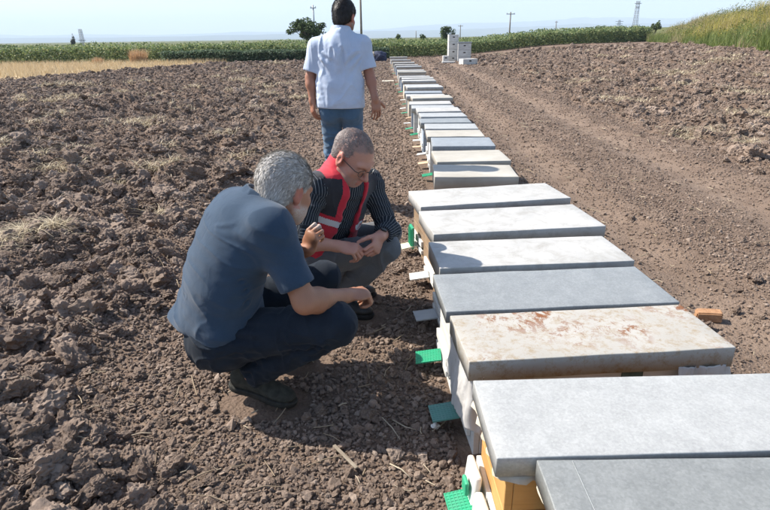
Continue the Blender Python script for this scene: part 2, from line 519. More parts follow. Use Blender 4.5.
def make_tree(name, label, base, crown_c, crown_r, nleaf, lsize, cols, trunk_r=0.12, seed=0, group=None, cat='tree'):
    r = np.random.default_rng(seed)
    root = empty(name, base); tag(root, label, cat, group)
    rel = Vector(crown_c) - Vector(base)
    m = MB()
    m.tube([(0, 0, -0.1), (rel.x*0.3, rel.y*0.3, rel.z*0.4), (rel.x, rel.y, rel.z)], [trunk_r, trunk_r*0.75, trunk_r*0.3], 7)
    for k in range(7):
        a = r.uniform(0, 6.28); q = Vector((math.cos(a)*crown_r[0]*0.7, math.sin(a)*crown_r[1]*0.7, r.uniform(-0.2, 0.6)*crown_r[2]))
        st = Vector((rel.x*0.5, rel.y*0.5, rel.z*(0.5 + 0.05*k)))
        m.tube([st, st.lerp(rel + q, 0.5) + Vector((0, 0, -0.1)), rel + q], [trunk_r*0.5, trunk_r*0.3, trunk_r*0.1], 5)
    m.build('trunk', BARK, root, smooth=True)
    # clumps of leaves
    nc = 26; cl = r.normal(size=(nc, 3)); cl /= np.linalg.norm(cl, axis=1, keepdims=True); cl *= r.uniform(0.35, 0.95, (nc, 1))
    cr = r.uniform(0.22, 0.42, nc)
    which = r.integers(0, nc, nleaf)
    p = r.normal(size=(nleaf, 3)); p /= np.linalg.norm(p, axis=1, keepdims=True); p *= (r.random(nleaf)**0.4)[:, None]
    p = cl[which] + p*cr[which][:, None]
    p = p*np.array(crown_r) + np.array(rel)
    v, f = leaf_arrays(p, lsize*r.uniform(0.7, 1.3, nleaf), r)
    mesh_np('crown', v, f, leaf_mat(name + '_leaf', cols), root)
    return root

BARK = simple('bark', (0.10, 0.08, 0.06), (0.2, 0.16, 0.12), 12, 0.9, 0.1, 0.5, 0.02)

# ---------------------------------------------------------------- crop, stubble, bank weeds
def polyline(pts, s):
    p = np.array(pts, float); seg = np.linalg.norm(np.diff(p, axis=0), axis=1); c = np.concatenate([[0], np.cumsum(seg)])
    u = s*c[-1]; return np.stack([np.interp(u, c, p[:, k]) for k in range(p.shape[1])], 1)

def build_crop():
    r = np.random.default_rng(5)
    line = [(-62, 41.5), (-26.3, 41.2), (-16.7, 41.3), (-5.9, 42.3), (0.2, 44.3), (8.4, 50.8), (23, 63), (42, 82), (75, 112)]
    n = 170000
    s = r.random(n); q = polyline(line, s)
    row = r.choice(5, n, p=[0.36, 0.24, 0.16, 0.12, 0.12])
    dep = row*1.1 + r.normal(0, 0.22, n)
    hx = 1.06 + 0.5*sstep(10, 30, q[:, 0]) - 0.02*sstep(-20, -40, q[:, 0])
    top = hx*(0.92 + 0.16*fbm(q[:, 0]*0.9, dep*0.3, 3, 3) + 0.10*fbm(q[:, 0]*4, dep, 2, 4)) + 0.07*row
    zz = top*(1 - r.random(n)**1.5*0.95)
    x = q[:, 0] + r.normal(0, 0.15, n) - 0.2*dep*(q[:, 0] > 3); y = q[:, 1] + dep
    z = base_height(x, y) + zz
    kp = x < xbank(y) + 0.5
    x, y, z = x[kp], y[kp], z[kp]; n = len(x)
    pts = np.stack([x, y, z], 1)
    v, f = leaf_arrays(pts, r.uniform(0.09, 0.20, n)*(1 + 0.4*sstep(45, 90, y)), r, 0.5)
    o = mesh_np('crop_rows', v, f, leaf_mat('crop_leaf', [(0.075, 0.12, 0.055), (0.13, 0.185, 0.075), (0.20, 0.26, 0.10), (0.34, 0.34, 0.15)]))
    tag(o, 'low green crop rows closing off the far side of the field', 'crop', kind='stuff')
    # stems so that the foliage stands on something
    # darker shrubby row in front, left of the walking man
    n = 42000
    s = r.random(n); q = polyline([(-14.8, 40.2), (-9, 40.6), (-3.5, 41.3), (0.5, 42.7)], s)
    dep = r.normal(0, 0.3, n); top = 0.78*(0.9 + 0.2*fbm(q[:, 0]*1.3, dep, 3, 13))
    zz = top*(1 - r.random(n)**1.6*0.98)
    v, f = leaf_arrays(np.stack([q[:, 0], q[:, 1]+dep, zz], 1), r.uniform(0.06, 0.13, n), r, 0.3)
    o = mesh_np('low_shrub_row', v, f, leaf_mat('shrub_leaf', [(0.06, 0.10, 0.06), (0.10, 0.15, 0.085), (0.15, 0.20, 0.12)]))
    tag(o, 'darker low shrubs in front of the crop left of the walking man', 'shrubs', kind='stuff')

STRAWM = leaf_mat('straw', [(0.28, 0.21, 0.14), (0.40, 0.32, 0.22), (0.52, 0.44, 0.32)], 0.7, 0.2)
def build_stubble():
    r = np.random.default_rng(6)
    n = 60000
    x = r.uniform(-46, -10, n); y = r.uniform(20, 41, n)
    st = masks(x, y)[2]; k = st > r.uniform(0.3, 0.9, n); x, y = x[k], y[k]; n = len(x)
    b = np.stack([x, y, ground_height(x, y)-0.02], 1)
    v, f = blade_arrays(b, r.uniform(0.12, 0.42, n), r.uniform(0, 0.7, n), np.full(n, 0.012), r)
    o = mesh_np('dry_stubble', v, f, leaf_mat('gold_straw', [(0.40, 0.30, 0.17), (0.55, 0.43, 0.26), (0.66, 0.54, 0.35)], 0.7, 0.2))
    tag(o, 'golden dry stubble strip between the ploughed field and the crop', 'stubble', kind='stuff')
    mt = leaf_mat('dry_stalk', [(0.40, 0.24, 0.13), (0.54, 0.36, 0.20), (0.62, 0.46, 0.29)], 0.7, 0.25)
    for (bx, by, rad, h, nn, lab, sd_) in ((-16.4, 40.0, 0.55, 1.05, 900, 'tall heap of orange dry stalks at the end of the stubble', 1),
                                          (-18.6, 38.8, 0.35, 0.55, 350, 'small tuft of orange dry stalks left of the tall heap', 2)):
        q = np.random.default_rng(sd_)
        a = q.uniform(0, 6.28, nn); rr = rad*np.sqrt(q.random(nn))
        b = np.stack([np.cos(a)*rr, np.sin(a)*rr, np.zeros(nn)], 1)
        v, f = blade_arrays(b, q.uniform(0.4, 1.0, nn)*h, q.uniform(0, 0.55, nn), np.full(nn, 0.022), q)
        o = mesh_np('dry_stalk_heap', v, f, mt); o.location = (bx, by, gh(bx, by))
        tag(o, lab, 'dry stalks', 'dry stalk heaps')

def build_bank():
    r = np.random.default_rng(8)
    n = 90000
    y = r.uniform(24, 75, n); u = r.random(n)**1.3*13
    x = xbank(y) + u - 0.3 + 0.8*fbm(y*0.5, y*0, 2, 3)
    z = ground_height(x, y) - 0.03
    b = np.stack([x, y, z], 1)
    hh = r.uniform(0.5, 1.25, n)*(1 + 0.5*sstep(2, 8, u)) * (0.8 + 0.5*fbm(x*0.6, y*0.6, 3, 9))
    hh *= 0.75 + 0.35*sstep(45, 25, y)
    hh = hh*(0.55 + 0.9*sstep(-0.4, 0.6, fbm(x*1.3, y*1.3, 2, 19)))
    dry = fbm(x*0.25, y*0.25, 3, 40) + 0.95*sstep(1.6, 5.0, u) - 0.25*(1-sstep(0.2, 2.5, u)) + r.normal(0, 0.15, n)
    yel = (sstep(36, 44, y)*sstep(66, 56, y) > 0.4) & (u > 0.8) & (r.random(n) < 0.5)
    v, f = blade_arrays(b, np.clip(hh, 0.2, 1.9), r.uniform(0.05, 0.6, n), r.uniform(0.012, 0.03, n), r)
    kind = np.where(yel, 2, np.where(dry > 0.06, 1, 0))
    m = [leaf_mat('bank_grass_green', [(0.11, 0.16, 0.04), (0.17, 0.22, 0.06), (0.25, 0.28, 0.09)]),
         leaf_mat('bank_grass_dry', [(0.28, 0.23, 0.12), (0.40, 0.34, 0.18), (0.50, 0.43, 0.25)]),
         leaf_mat('bank_grass_yellow', [(0.30, 0.26, 0.04), (0.42, 0.36, 0.06), (0.5, 0.45, 0.1)])]
    o = mesh_np('bank_weeds', v, f, mats=m, midx=np.tile(kind, 3))
    tag(o, 'tall green and straw yellow weeds on the bank at the right', 'weeds', kind='stuff')
    # broad-leaved weeds mixed in
    n = 46000
    y = r.uniform(26, 72, n); u = r.random(n)**1.2*9 + 0.2
    x = xbank(y) + u; cl = fbm(x*0.8, y*0.8, 3, 44); k = cl > -0.05; x, y, u, cl = x[k], y[k], u[k], cl[k]; n = len(x)
    z = ground_height(x, y) + r.random(n)**1.1*(0.55 + 1.3*np.clip(cl, 0, 1) + 0.3*sstep(3, 7, u))
    v, f = leaf_arrays(np.stack([x, y, z], 1), r.uniform(0.06, 0.14, n), r)
    o = mesh_np('bank_leafy_weeds', v, f, leaf_mat('bank_leaf', [(0.07, 0.11, 0.03), (0.13, 0.17, 0.05), (0.24, 0.24, 0.07), (0.36, 0.31, 0.10)]))
    tag(o, 'leafy weeds growing among the tall grass of the bank', 'weeds', kind='stuff')

# ---------------------------------------------------------------- hills, haze, masts, trees
def pz(x, y, z=0.0):
    d = cam.matrix_world.to_3x3() @ Vector(((x-385)/FPX, -(y-255)/FPX, -1)); o = Vector((0, 0, CAMH)); return o + d*((z-CAMH)/d.z)
def py_(x, y, Y):
    d = cam.matrix_world.to_3x3() @ Vector(((x-385)/FPX, -(y-255)/FPX, -1)); o = Vector((0, 0, CAMH)); return o + d*(Y/d.y)

def build_far():
    hm = simple('hill_scrub', (0.05, 0.065, 0.045), (0.10, 0.10, 0.07), 0.004, 1.0, 0.0)
    for k, (D, hmax, seed) in enumerate(((5200, 135, 3), (8000, 330, 9))):
        xs = np.linspace(-D*1.3, D*1.3, 160); ys = np.linspace(0, 1, 14)
        X, U = np.meshgrid(xs, ys); 
        prof = 0.30 + 0.30*fbm(X/D*2.2, X*0, 4, seed) + 0.52*sstep(-0.25, 0.55, X/D)
        Zs = hmax*np.clip(prof, 0.08, 2)*np.sin(np.clip(U*1.15, 0, 1)*np.pi/2)*(1 + 0.12*fbm(X/300, U*5, 3, seed+1)) - 3
        Yy = D + U*1500
        n, m_ = X.shape
        v = np.stack([X, Yy, Zs], -1).reshape(-1, 3); i = np.arange((n-1)*m_).reshape(n-1, m_)[:, :-1].ravel()
        tag(mesh_np('hills', v, np.stack([i, i+1, i+m_+1, i+m_], 1), hm, smooth=True), kind='structure')
    # air
    t = bpy.data.materials.new('haze_air'); t.use_nodes = True; nt = t.node_tree
    nt.nodes.remove(nt.nodes['Principled BSDF'])
    pv = nt.nodes.new('ShaderNodeVolumePrincipled'); pv.inputs['Color'].default_value = (0.68, 0.81, 0.98, 1)
    pv.inputs['Density'].default_value = 0.00022; pv.inputs['Anisotropy'].default_value = 0.0
    nt.links.new(pv.outputs[0], nt.nodes['Material Output'].inputs['Volume'])
    m = MB().box((0, 1500, 199), (28000, 21500, 402))
    tag(m.build('haze', t), 'pale haze in the air over the plain', 'haze', kind='stuff')

    metal = simple('mast_metal', (0.22, 0.24, 0.26), (0.35, 0.37, 0.39), 8, 0.5, 0.4, metal=0.3)
    wood = simple('pole_wood', (0.16, 0.13, 0.10), (0.28, 0.24, 0.2), 6, 0.9, 0.1)
    def pole(px, pyb, pyt, D, r, label, arm=0.0, mat=wood, lean=(0, 0)):
        b = py_(px, pyb, D); t_ = py_(px, pyt, D); h = t_.z + 0.0
        root = empty('utility_pole', (b.x, D, 0)); tag(root, label, 'pole', 'utility poles')
        MB().tube([(0, 0, -0.2), (lean[0]*0.5, lean[1], h*0.5), (lean[0], lean[1], h)], [r, r*0.85, r*0.7], 7).build('shaft', mat, root, smooth=True)
        if arm:
            MB().box((lean[0], lean[1]-r, h*0.93), (arm, 0.1, 0.12)).build('crossarm', mat, root)
            for sx in (-0.42, 0, 0.42):
                MB().tube([(lean[0]+sx*arm, lean[1], h*0.93+0.06), (lean[0]+sx*arm, lean[1], h*0.93+0.26)], 0.05, 6).build('insulator', metal, root)
        return root
    pole(361.5, 40, -14, 62, 0.13, 'tall thin pole rising behind the head of the standing man', 1.6)
    pole(509, 40, 12, 120, 0.16, 'utility pole with crossarm right of the white box stacks', 1.7)
    pole(460, 40, 25, 190, 0.17, 'thin distant pole above the white box stacks', 1.5)
    pole(555, 38, 21, 240, 0.2, 'short distant pole midway between the utility pole and the lattice pylon', 1.2)
    pole(416, 40, 31, 230, 0.17, 'small distant pole left of the small round tree')
    pole(315, 42, 5, 95, 0.14, 'slender dark pole standing up behind the bushy tree', 0.9, metal)

    def lattice(px, ptop, D, w0, w1, label, arms, lean=0.0):
        b = py_(px, 40, D); t_ = py_(px, ptop, D); h = t_.z
        root = empty('lattice_pylon', (b.x, D, 0)); tag(root, label, 'pylon', 'lattice pylons')
        m = MB(); n = 8
        cor = lambda k, u: Vector(((w0+(w1-w0)*u)*(1 if k in (1, 2) else -1)*0.5 + lean*u, (w0+(w1-w0)*u)*(1 if k > 1 else -1)*0.5, h*u))
        th = w0*0.03 + 0.03
        for k in range(4):
            MB().tube([cor(k, 0), cor(k, 1)], th, 5).build('leg', metal, root)
            for i in range(n):
                a, b_ = i/n, (i+1)/n; k2 = (k+1) % 4
                m.tube([cor(k, a), cor(k2, b_)], th*0.6, 4); m.tube([cor(k2, a), cor(k, b_)], th*0.6, 4)
        m.build('bracing', metal, root)
        for (u, L_) in arms:
            MB().box((lean*u, 0, h*u), (L_, w1*0.8, th*3)).build('crossarm', metal, root)
        return root
    lattice(633, 1, 330, 2.3, 1.3, 'lattice pylon on the skyline at the right', [(0.93, 3.4), (0.82, 1.8)])
    lattice(617, 20, 700, 4.5, 1.5, 'faint small pylon left of the large lattice pylon', [(0.9, 9), (0.75, 8)])
    lattice(82, 29, 210, 1.1, 0.8, 'lattice mast on the skyline at the left', [(0.35, 2.2)])

    g1 = [(0.05, 0.075, 0.035), (0.085, 0.12, 0.05), (0.13, 0.18, 0.07)]
    b = py_(306, 44, 62); c = py_(307, 29.5, 62)
    make_tree('bushy_tree', 'spreading dark green tree behind the crop left of the standing man', (b.x, 62, 0), c, (1.95, 1.6, 1.15), 3800, 0.20, g1, 0.13, 3)
    b = py_(447, 42, 95); c = py_(447, 34.5, 95)
    make_tree('round_tree', 'small round dark tree just left of the white box stacks', (b.x, 95, 0), c, (1.15, 1.1, 1.25), 2200, 0.22, g1, 0.1, 4)
    b = py_(9, 52, 100); c = py_(9, 50, 100)
    make_tree('distant_bush', 'dark bush at the far left edge of the skyline', (b.x, 100, 0), c, (2.3, 1.5, 0.8), 1800, 0.3, g1, 0.1, 5)
    b = py_(75, 48, 150); c = py_(73.5, 43.5, 150)
    make_tree('poplar_tree', 'thin grey poplar beside the lattice mast at the left', (b.x, 150, 0), c, (0.55, 0.5, 1.9), 700, 0.3, [(0.10, 0.11, 0.09), (0.16, 0.17, 0.14)], 0.12, 6)
    for k, (px_, D, rr, lab) in enumerate(((424, 80, 0.7, 'low bush rising over the crop right of the row end'), (398, 85, 0.6, 'tiny bush rising over the crop above the row end'), (656, 70, 0.9, 'dark sprig of a bush where the crop meets the weedy bank'))):
        c = py_(px_, 39 if k < 2 else 26, D)
        make_tree('small_bush', lab, (c.x, D, 0.2), (c.x, D, max(c.z, 1.3)), (rr*0.7, rr*0.7, 0.55), 500, 0.2, g1, 0.05, 20+k, 'bushes on the skyline')

# ---------------------------------------------------------------- beehives
def rvec(t):
    """object coordinates shifted by a random amount for every object"""
    a = t.n.new('ShaderNodeVectorMath'); a.operation = 'ADD'
    m = t.n.new('ShaderNodeMath'); m.operation = 'MULTIPLY'; m.inputs[1].default_value = 57.0
    t.l.new(t.rand(), m.inputs[0]); t.l.new(t.tc.outputs['Object'], a.inputs[0]); t.l.new(m.outputs[0], a.inputs[1])
    return a.outputs[0]

def lid_mat(kind):
    t = NT('lid_' + kind, 0.5, 0.4); v = rvec(t)
    big = t.noise(3.0, 5, 0.6, v); fine = t.noise(55, 5, 0.7, v); med = t.noise(14, 6, 0.7, v)
    if kind == 'white':
        c = t.ramp(big, [(0.3, (0.36, 0.358, 0.34)), (0.7, (0.48, 0.475, 0.455))])
        dirt = t.ramp(t.noise(9, 8, 0.78, v, dist=0.6), [(0.47, 0.0), (0.60, 0.55), (0.72, 1.0)])
        c = t.mix(t.math('MULTIPLY', dirt, 0.62), c, (0.22, 0.205, 0.17))
        spk = t.ramp(t.noise(75, 4, 0.7, v), [(0.60, 0.0), (0.72, 1.0)])
        c = t.mix(t.math('MULTIPLY', spk, 0.35), c, (0.22, 0.20, 0.17))
        scr = t.ramp(t.noise(30, 4, 0.6, v, mapping=(0.25, 3.0, 1.0), dist=0.8), [(0.66, 0.0), (0.72, 1.0)])
        c = t.mix(t.math('MULTIPLY', scr, 0.7), c, (0.17, 0.15, 0.12))
        t.b.inputs['Roughness'].default_value = 0.62
    elif kind == 'rusty':
        c = t.ramp(big, [(0.3, (0.33, 0.315, 0.28)), (0.7, (0.44, 0.425, 0.39))])
        yel = t.ramp(t.noise(24, 8, 0.8, v), [(0.48, 0.0), (0.64, 1.0)])
        c = t.mix(t.math('MULTIPLY', yel, 0.75), c, (0.25, 0.18, 0.09))
        rust = t.ramp(t.noise(16, 9, 0.80, v, mapping=(1.2, 0.8, 1), dist=0.4), [(0.515, 0.0), (0.555, 1.0)])
        gate = t.ramp(t.noise(3.0, 2, 0.5, v), [(0.40, 0.0), (0.55, 1.0)])
        gm = t.n.new('ShaderNodeNewGeometry'); sx_ = t.n.new('ShaderNodeSeparateXYZ'); t.l.new(gm.outputs['True Normal'], sx_.inputs[0])
        flat = t.ramp(sx_.outputs[2], [(0.3, 0.12), (0.8, 1.0)])
        c = t.mix(t.math('MULTIPLY', t.math('MULTIPLY', rust, gate), flat), c, (0.19, 0.072, 0.024))
        sp = t.ramp(t.noise(90, 3, 0.6, v), [(0.68, 0.0), (0.74, 1.0)])
        c = t.mix(t.math('MULTIPLY', sp, 0.6), c, (0.12, 0.09, 0.07))
        t.b.inputs['Roughness'].default_value = 0.7
    elif kind == 'beige':
        c = t.ramp(big, [(0.3, (0.33, 0.31, 0.265)), (0.7, (0.45, 0.43, 0.38))])
        w = t.ramp(t.noise(20, 7, 0.7, v, mapping=(0.3, 2.0, 1)), [(0.5, 0.0), (0.7, 0.7)])
        c = t.mix(t.math('MULTIPLY', w, 0.8), c, (0.33, 0.30, 0.23))
        t.b.inputs['Roughness'].default_value = 0.7
    else:
        lo, hi = {'galv': ((0.33, 0.335, 0.325), (0.42, 0.425, 0.41)), 'blue': ((0.20, 0.215, 0.218), (0.285, 0.30, 0.30)),
                  'dark': ((0.175, 0.185, 0.18), (0.26, 0.27, 0.262)), 'slate': ((0.23, 0.25, 0.265), (0.31, 0.335, 0.35))}[kind]
        c = t.ramp(med, [(0.3, lo), (0.7, hi)])
        sp = t.ramp(t.noise(130, 4, 0.7, v), [(0.35, 0.0), (0.7, 1.0)])
        c = t.mix(t.math('MULTIPLY', sp, 0.35), c, tuple(min(1, a*1.35) for a in hi))
        spg = t.ramp(t.voro(150, v, out='Color'), [(0.2, 0.0), (0.8, 1.0)])
        c = t.mix(t.math('MULTIPLY', spg, 0.30), c, tuple(a*0.72 for a in lo))
        st = t.ramp(t.noise(9, 8, 0.75, v, mapping=(1.0, 0.5, 1.0), dist=0.5), [(0.52, 0.0), (0.72, 1.0)])
        c = t.mix(t.math('MULTIPLY', st, 0.25), c, tuple(a*1.4 for a in hi))
        t.b.inputs['Roughness'].default_value = 0.5
        t.b.inputs['Metallic'].default_value = 0.15
    t.color(c)
    t.bump(t.noise(7, 3, 0.5, v), 0.12, 0.01); t.bump(fine, 0.25, 0.0012)
    return t.m
LIDM = {k: lid_mat(k) for k in ('white', 'rusty', 'beige', 'galv', 'blue', 'dark', 'slate')}

def board_mat(name, c1, c2, worn=(0.3, 0.26, 0.2), amt=0.6):
    t = NT(name, 0.75, 0.25); v = rvec(t)
    c = t.ramp(t.noise(4, 5, 0.6, v), [(0.3, c1), (0.7, c2)])
    g = t.ramp(t.noise(12, 7, 0.7, v, mapping=(0.25, 0.25, 3.0), dist=0.4), [(0.5, 0.0), (0.72, 1.0)])
    t.color(t.mix(t.math('MULTIPLY', g, amt), c, worn))
    t.bump(t.noise(25, 5, 0.6, v, mapping=(0.3, 0.3, 3.0)), 0.4, 0.004)
    return t.m
BODYM = {'white': board_mat('hive_white', (0.50, 0.50, 0.47), (0.66, 0.65, 0.61)),
         'blue': board_mat('hive_blue', (0.24, 0.30, 0.36), (0.36, 0.42, 0.48)),
         'orange': board_mat('hive_wood', (0.42, 0.22, 0.07), (0.56, 0.33, 0.12), (0.30, 0.15, 0.05), 0.7),
         'beige': board_mat('hive_beige', (0.46, 0.40, 0.31), (0.60, 0.54, 0.44)),
         'brown': board_mat('hive_brown', (0.20, 0.13, 0.08), (0.30, 0.21, 0.13))}
def plastic(name, c, rough=0.45):
    t = NT(name, rough, 0.45); v = rvec(t)
    t.color(t.mix(t.ramp(t.noise(18, 6, 0.7, v), [(0.45, 0.0), (0.75, 0.6)]), c, tuple(0.55*a + 0.09 for a in c)))
    t.bump(t.noise(60, 3, 0.5, v), 0.15, 0.001)
    return t.m
PL = {'green': plastic('green_plastic', (0.03, 0.33, 0.17)), 'shaded_green': plastic('shaded_green_plastic', (0.10, 0.27, 0.23)),  # second entry: green board plastic with the dull tint of shadow put into its colour
      'white': plastic('white_plastic', (0.66, 0.65, 0.60)), 'cream': plastic('cream_plastic', (0.60, 0.56, 0.40)),
      'grey': plastic('grey_metal_plate', (0.42, 0.43, 0.42)), 'ice': plastic('pale_blue_plastic', (0.45, 0.58, 0.60)),
      'tan': plastic('tan_plastic', (0.55, 0.38, 0.24))}
DARK = simple('hollow_shade', (0.01, 0.01, 0.01), (0.03, 0.025, 0.02), 30, 0.9, 0.1)  # near-black colour standing in for the shade inside hollows
CLOTH = simple('inner_cloth', (0.34, 0.30, 0.23), (0.50, 0.46, 0.38), 18, 0.95, 0.05, 0.5, 0.003)

def lid_mesh(w, d, h, seed, bow=0.0022):
    bm = bmesh.new(); bmesh.ops.create_cube(bm, size=1)
    bmesh.ops.scale(bm, vec=(w, d, h), verts=bm.verts)
    bmesh.ops.bevel(bm, geom=[e for e in bm.edges if not all(v.co.z < 0 for v in e.verts)], offset=0.0035, segments=2, affect='EDGES', profile=0.6)
    lg = [e for e in bm.edges if abs(e.verts[0].co.x-e.verts[1].co.x) > w*0.5]
    bmesh.ops.subdivide_edges(bm, edges=lg, cuts=14, use_grid_fill=True)
    lg = [e for e in bm.edges if abs(e.verts[0].co.y-e.verts[1].co.y) > d*0.5]
    bmesh.ops.subdivide_edges(bm, edges=lg, cuts=6, use_grid_fill=True)
    co = np.array([v.co[:] for v in bm.verts])
    n1 = noise3(co*np.array([5, 7, 5]) + seed*3.7, seed); n2 = noise3(co*np.array([9, 9, 3]) + seed*1.3, seed+5); n3 = noise3(co*np.array([7, 8, 3]) - seed, seed+8)
    for v, a, b, c in zip(bm.verts, n1, n2, n3):
        v.co.z += bow*a; v.co.y += 0.0012*b; v.co.x += 0.0012*c
    me = bpy.data.meshes.new('lid'); bm.to_mesh(me); bm.free()
    me.polygons.foreach_set('use_smooth', [True]*len(me.polygons))
    return me

def grid_board(sx, sy, th, cells):
    """landing board moulded as a lattice of small ribs on a plate"""
    m = MB(); m.box((0, 0, -th*0.3), (sx, sy, th*0.6))
    nx, ny = cells
    for i in range(nx+1): m.box((-sx/2 + 0.002 + (sx-0.004)*i/nx, 0, th*0.06), (0.003, sy, th*0.30))
    for j in range(ny+1): m.box((0, -sy/2 + 0.002 + (sy-0.004)*j/ny, th*0.05), (sx, 0.003, th*0.28))
    return m

def hive(y0, d, xl, w, yaw, lid, body, board, label, z=0.40, near=True, seed=0, skirt=0.07, bdy=0.0, bsz=(0.115, 0.10), bout=0.0):
    """y0 = near edge of the lid, d = its depth along the row, xl = its left edge, w = its length"""
    cx, cy = xl + w/2, y0 + d/2
    gz = gh(xl - 0.02, cy) if y0 < 12 else 0.0
    root = empty('beehive', (cx, cy, 0), math.radians(yaw))
    tag(root, label, 'beehive', 'beehives standing in the long row')
    r = random.Random(seed)
    me = lid_mesh(w, d, skirt, seed); me.materials.append(LIDM[lid])
    L = bpy.data.objects.new('lid', me); C.objects.link(L); L.parent = root
    L.location = (0, 0, z - skirt/2); L.rotation_euler = (r.uniform(-.006, .006), r.uniform(-.006, .006), 0)
    bw, bd = w - 0.07, d - 0.05
    bh = z - 0.02
    hb = bh*0.52
    if near:
        # body made of boards: two courses on each side
        for k, (za, zb) in enumerate(((-0.03, hb-0.0015), (hb+0.0015, bh))):
            m = MB()
            for sy in (-1, 1): m.box((0, sy*(bd/2-0.011), (za+zb)/2), (bw-0.046, 0.022, zb-za))
            for sx in (-1, 1): m.box((sx*(bw/2-0.011), 0, (za+zb)/2), (0.022, bd, zb-za))
            m.build('body_course', BODYM[body], root, bevel=0.0018, seg=1)
    else:
        MB().box((0, 0, (bh-0.03)/2), (bw, bd, bh+0.03)).build('body', BODYM[body], root, bevel=0.003, seg=1)
    if near:
        MB().box((-bw/2-0.002, bdy, 0.085), (0.008, min(bd*0.8, 0.26), 0.016)).build('entrance', DARK, root)  # solid near-black strip in place of the shaded entrance slot
        e = MB(); e.box((-bw/2-0.008, bdy, 0.116), (0.016, min(bd*0.85, 0.28), 0.040)); e.box((-bw/2-0.008, bdy, 0.060), (0.016, min(bd*0.85, 0.28), 0.028))
        e.build('entrance_frame', PL['white'], root, bevel=0.002, seg=1)
    sx, sy = bsz
    if near:
        b = grid_board(sx, sy, 0.008, (9, 8) if board in ('green', 'shaded_green') else (1, 1)).build('landing_board', PL[board], root)
    else:
        b = MB().box((0, 0, 0), (sx, sy, 0.008)).build('landing_board', PL[board], root)
    b.location = (-bw/2 - 0.014 - sx/2 - bout, bdy, 0.070); b.rotation_euler = (r.uniform(-.05, .05), -0.10 + r.uniform(-.08, .04), r.uniform(-.12, .12))
    return root

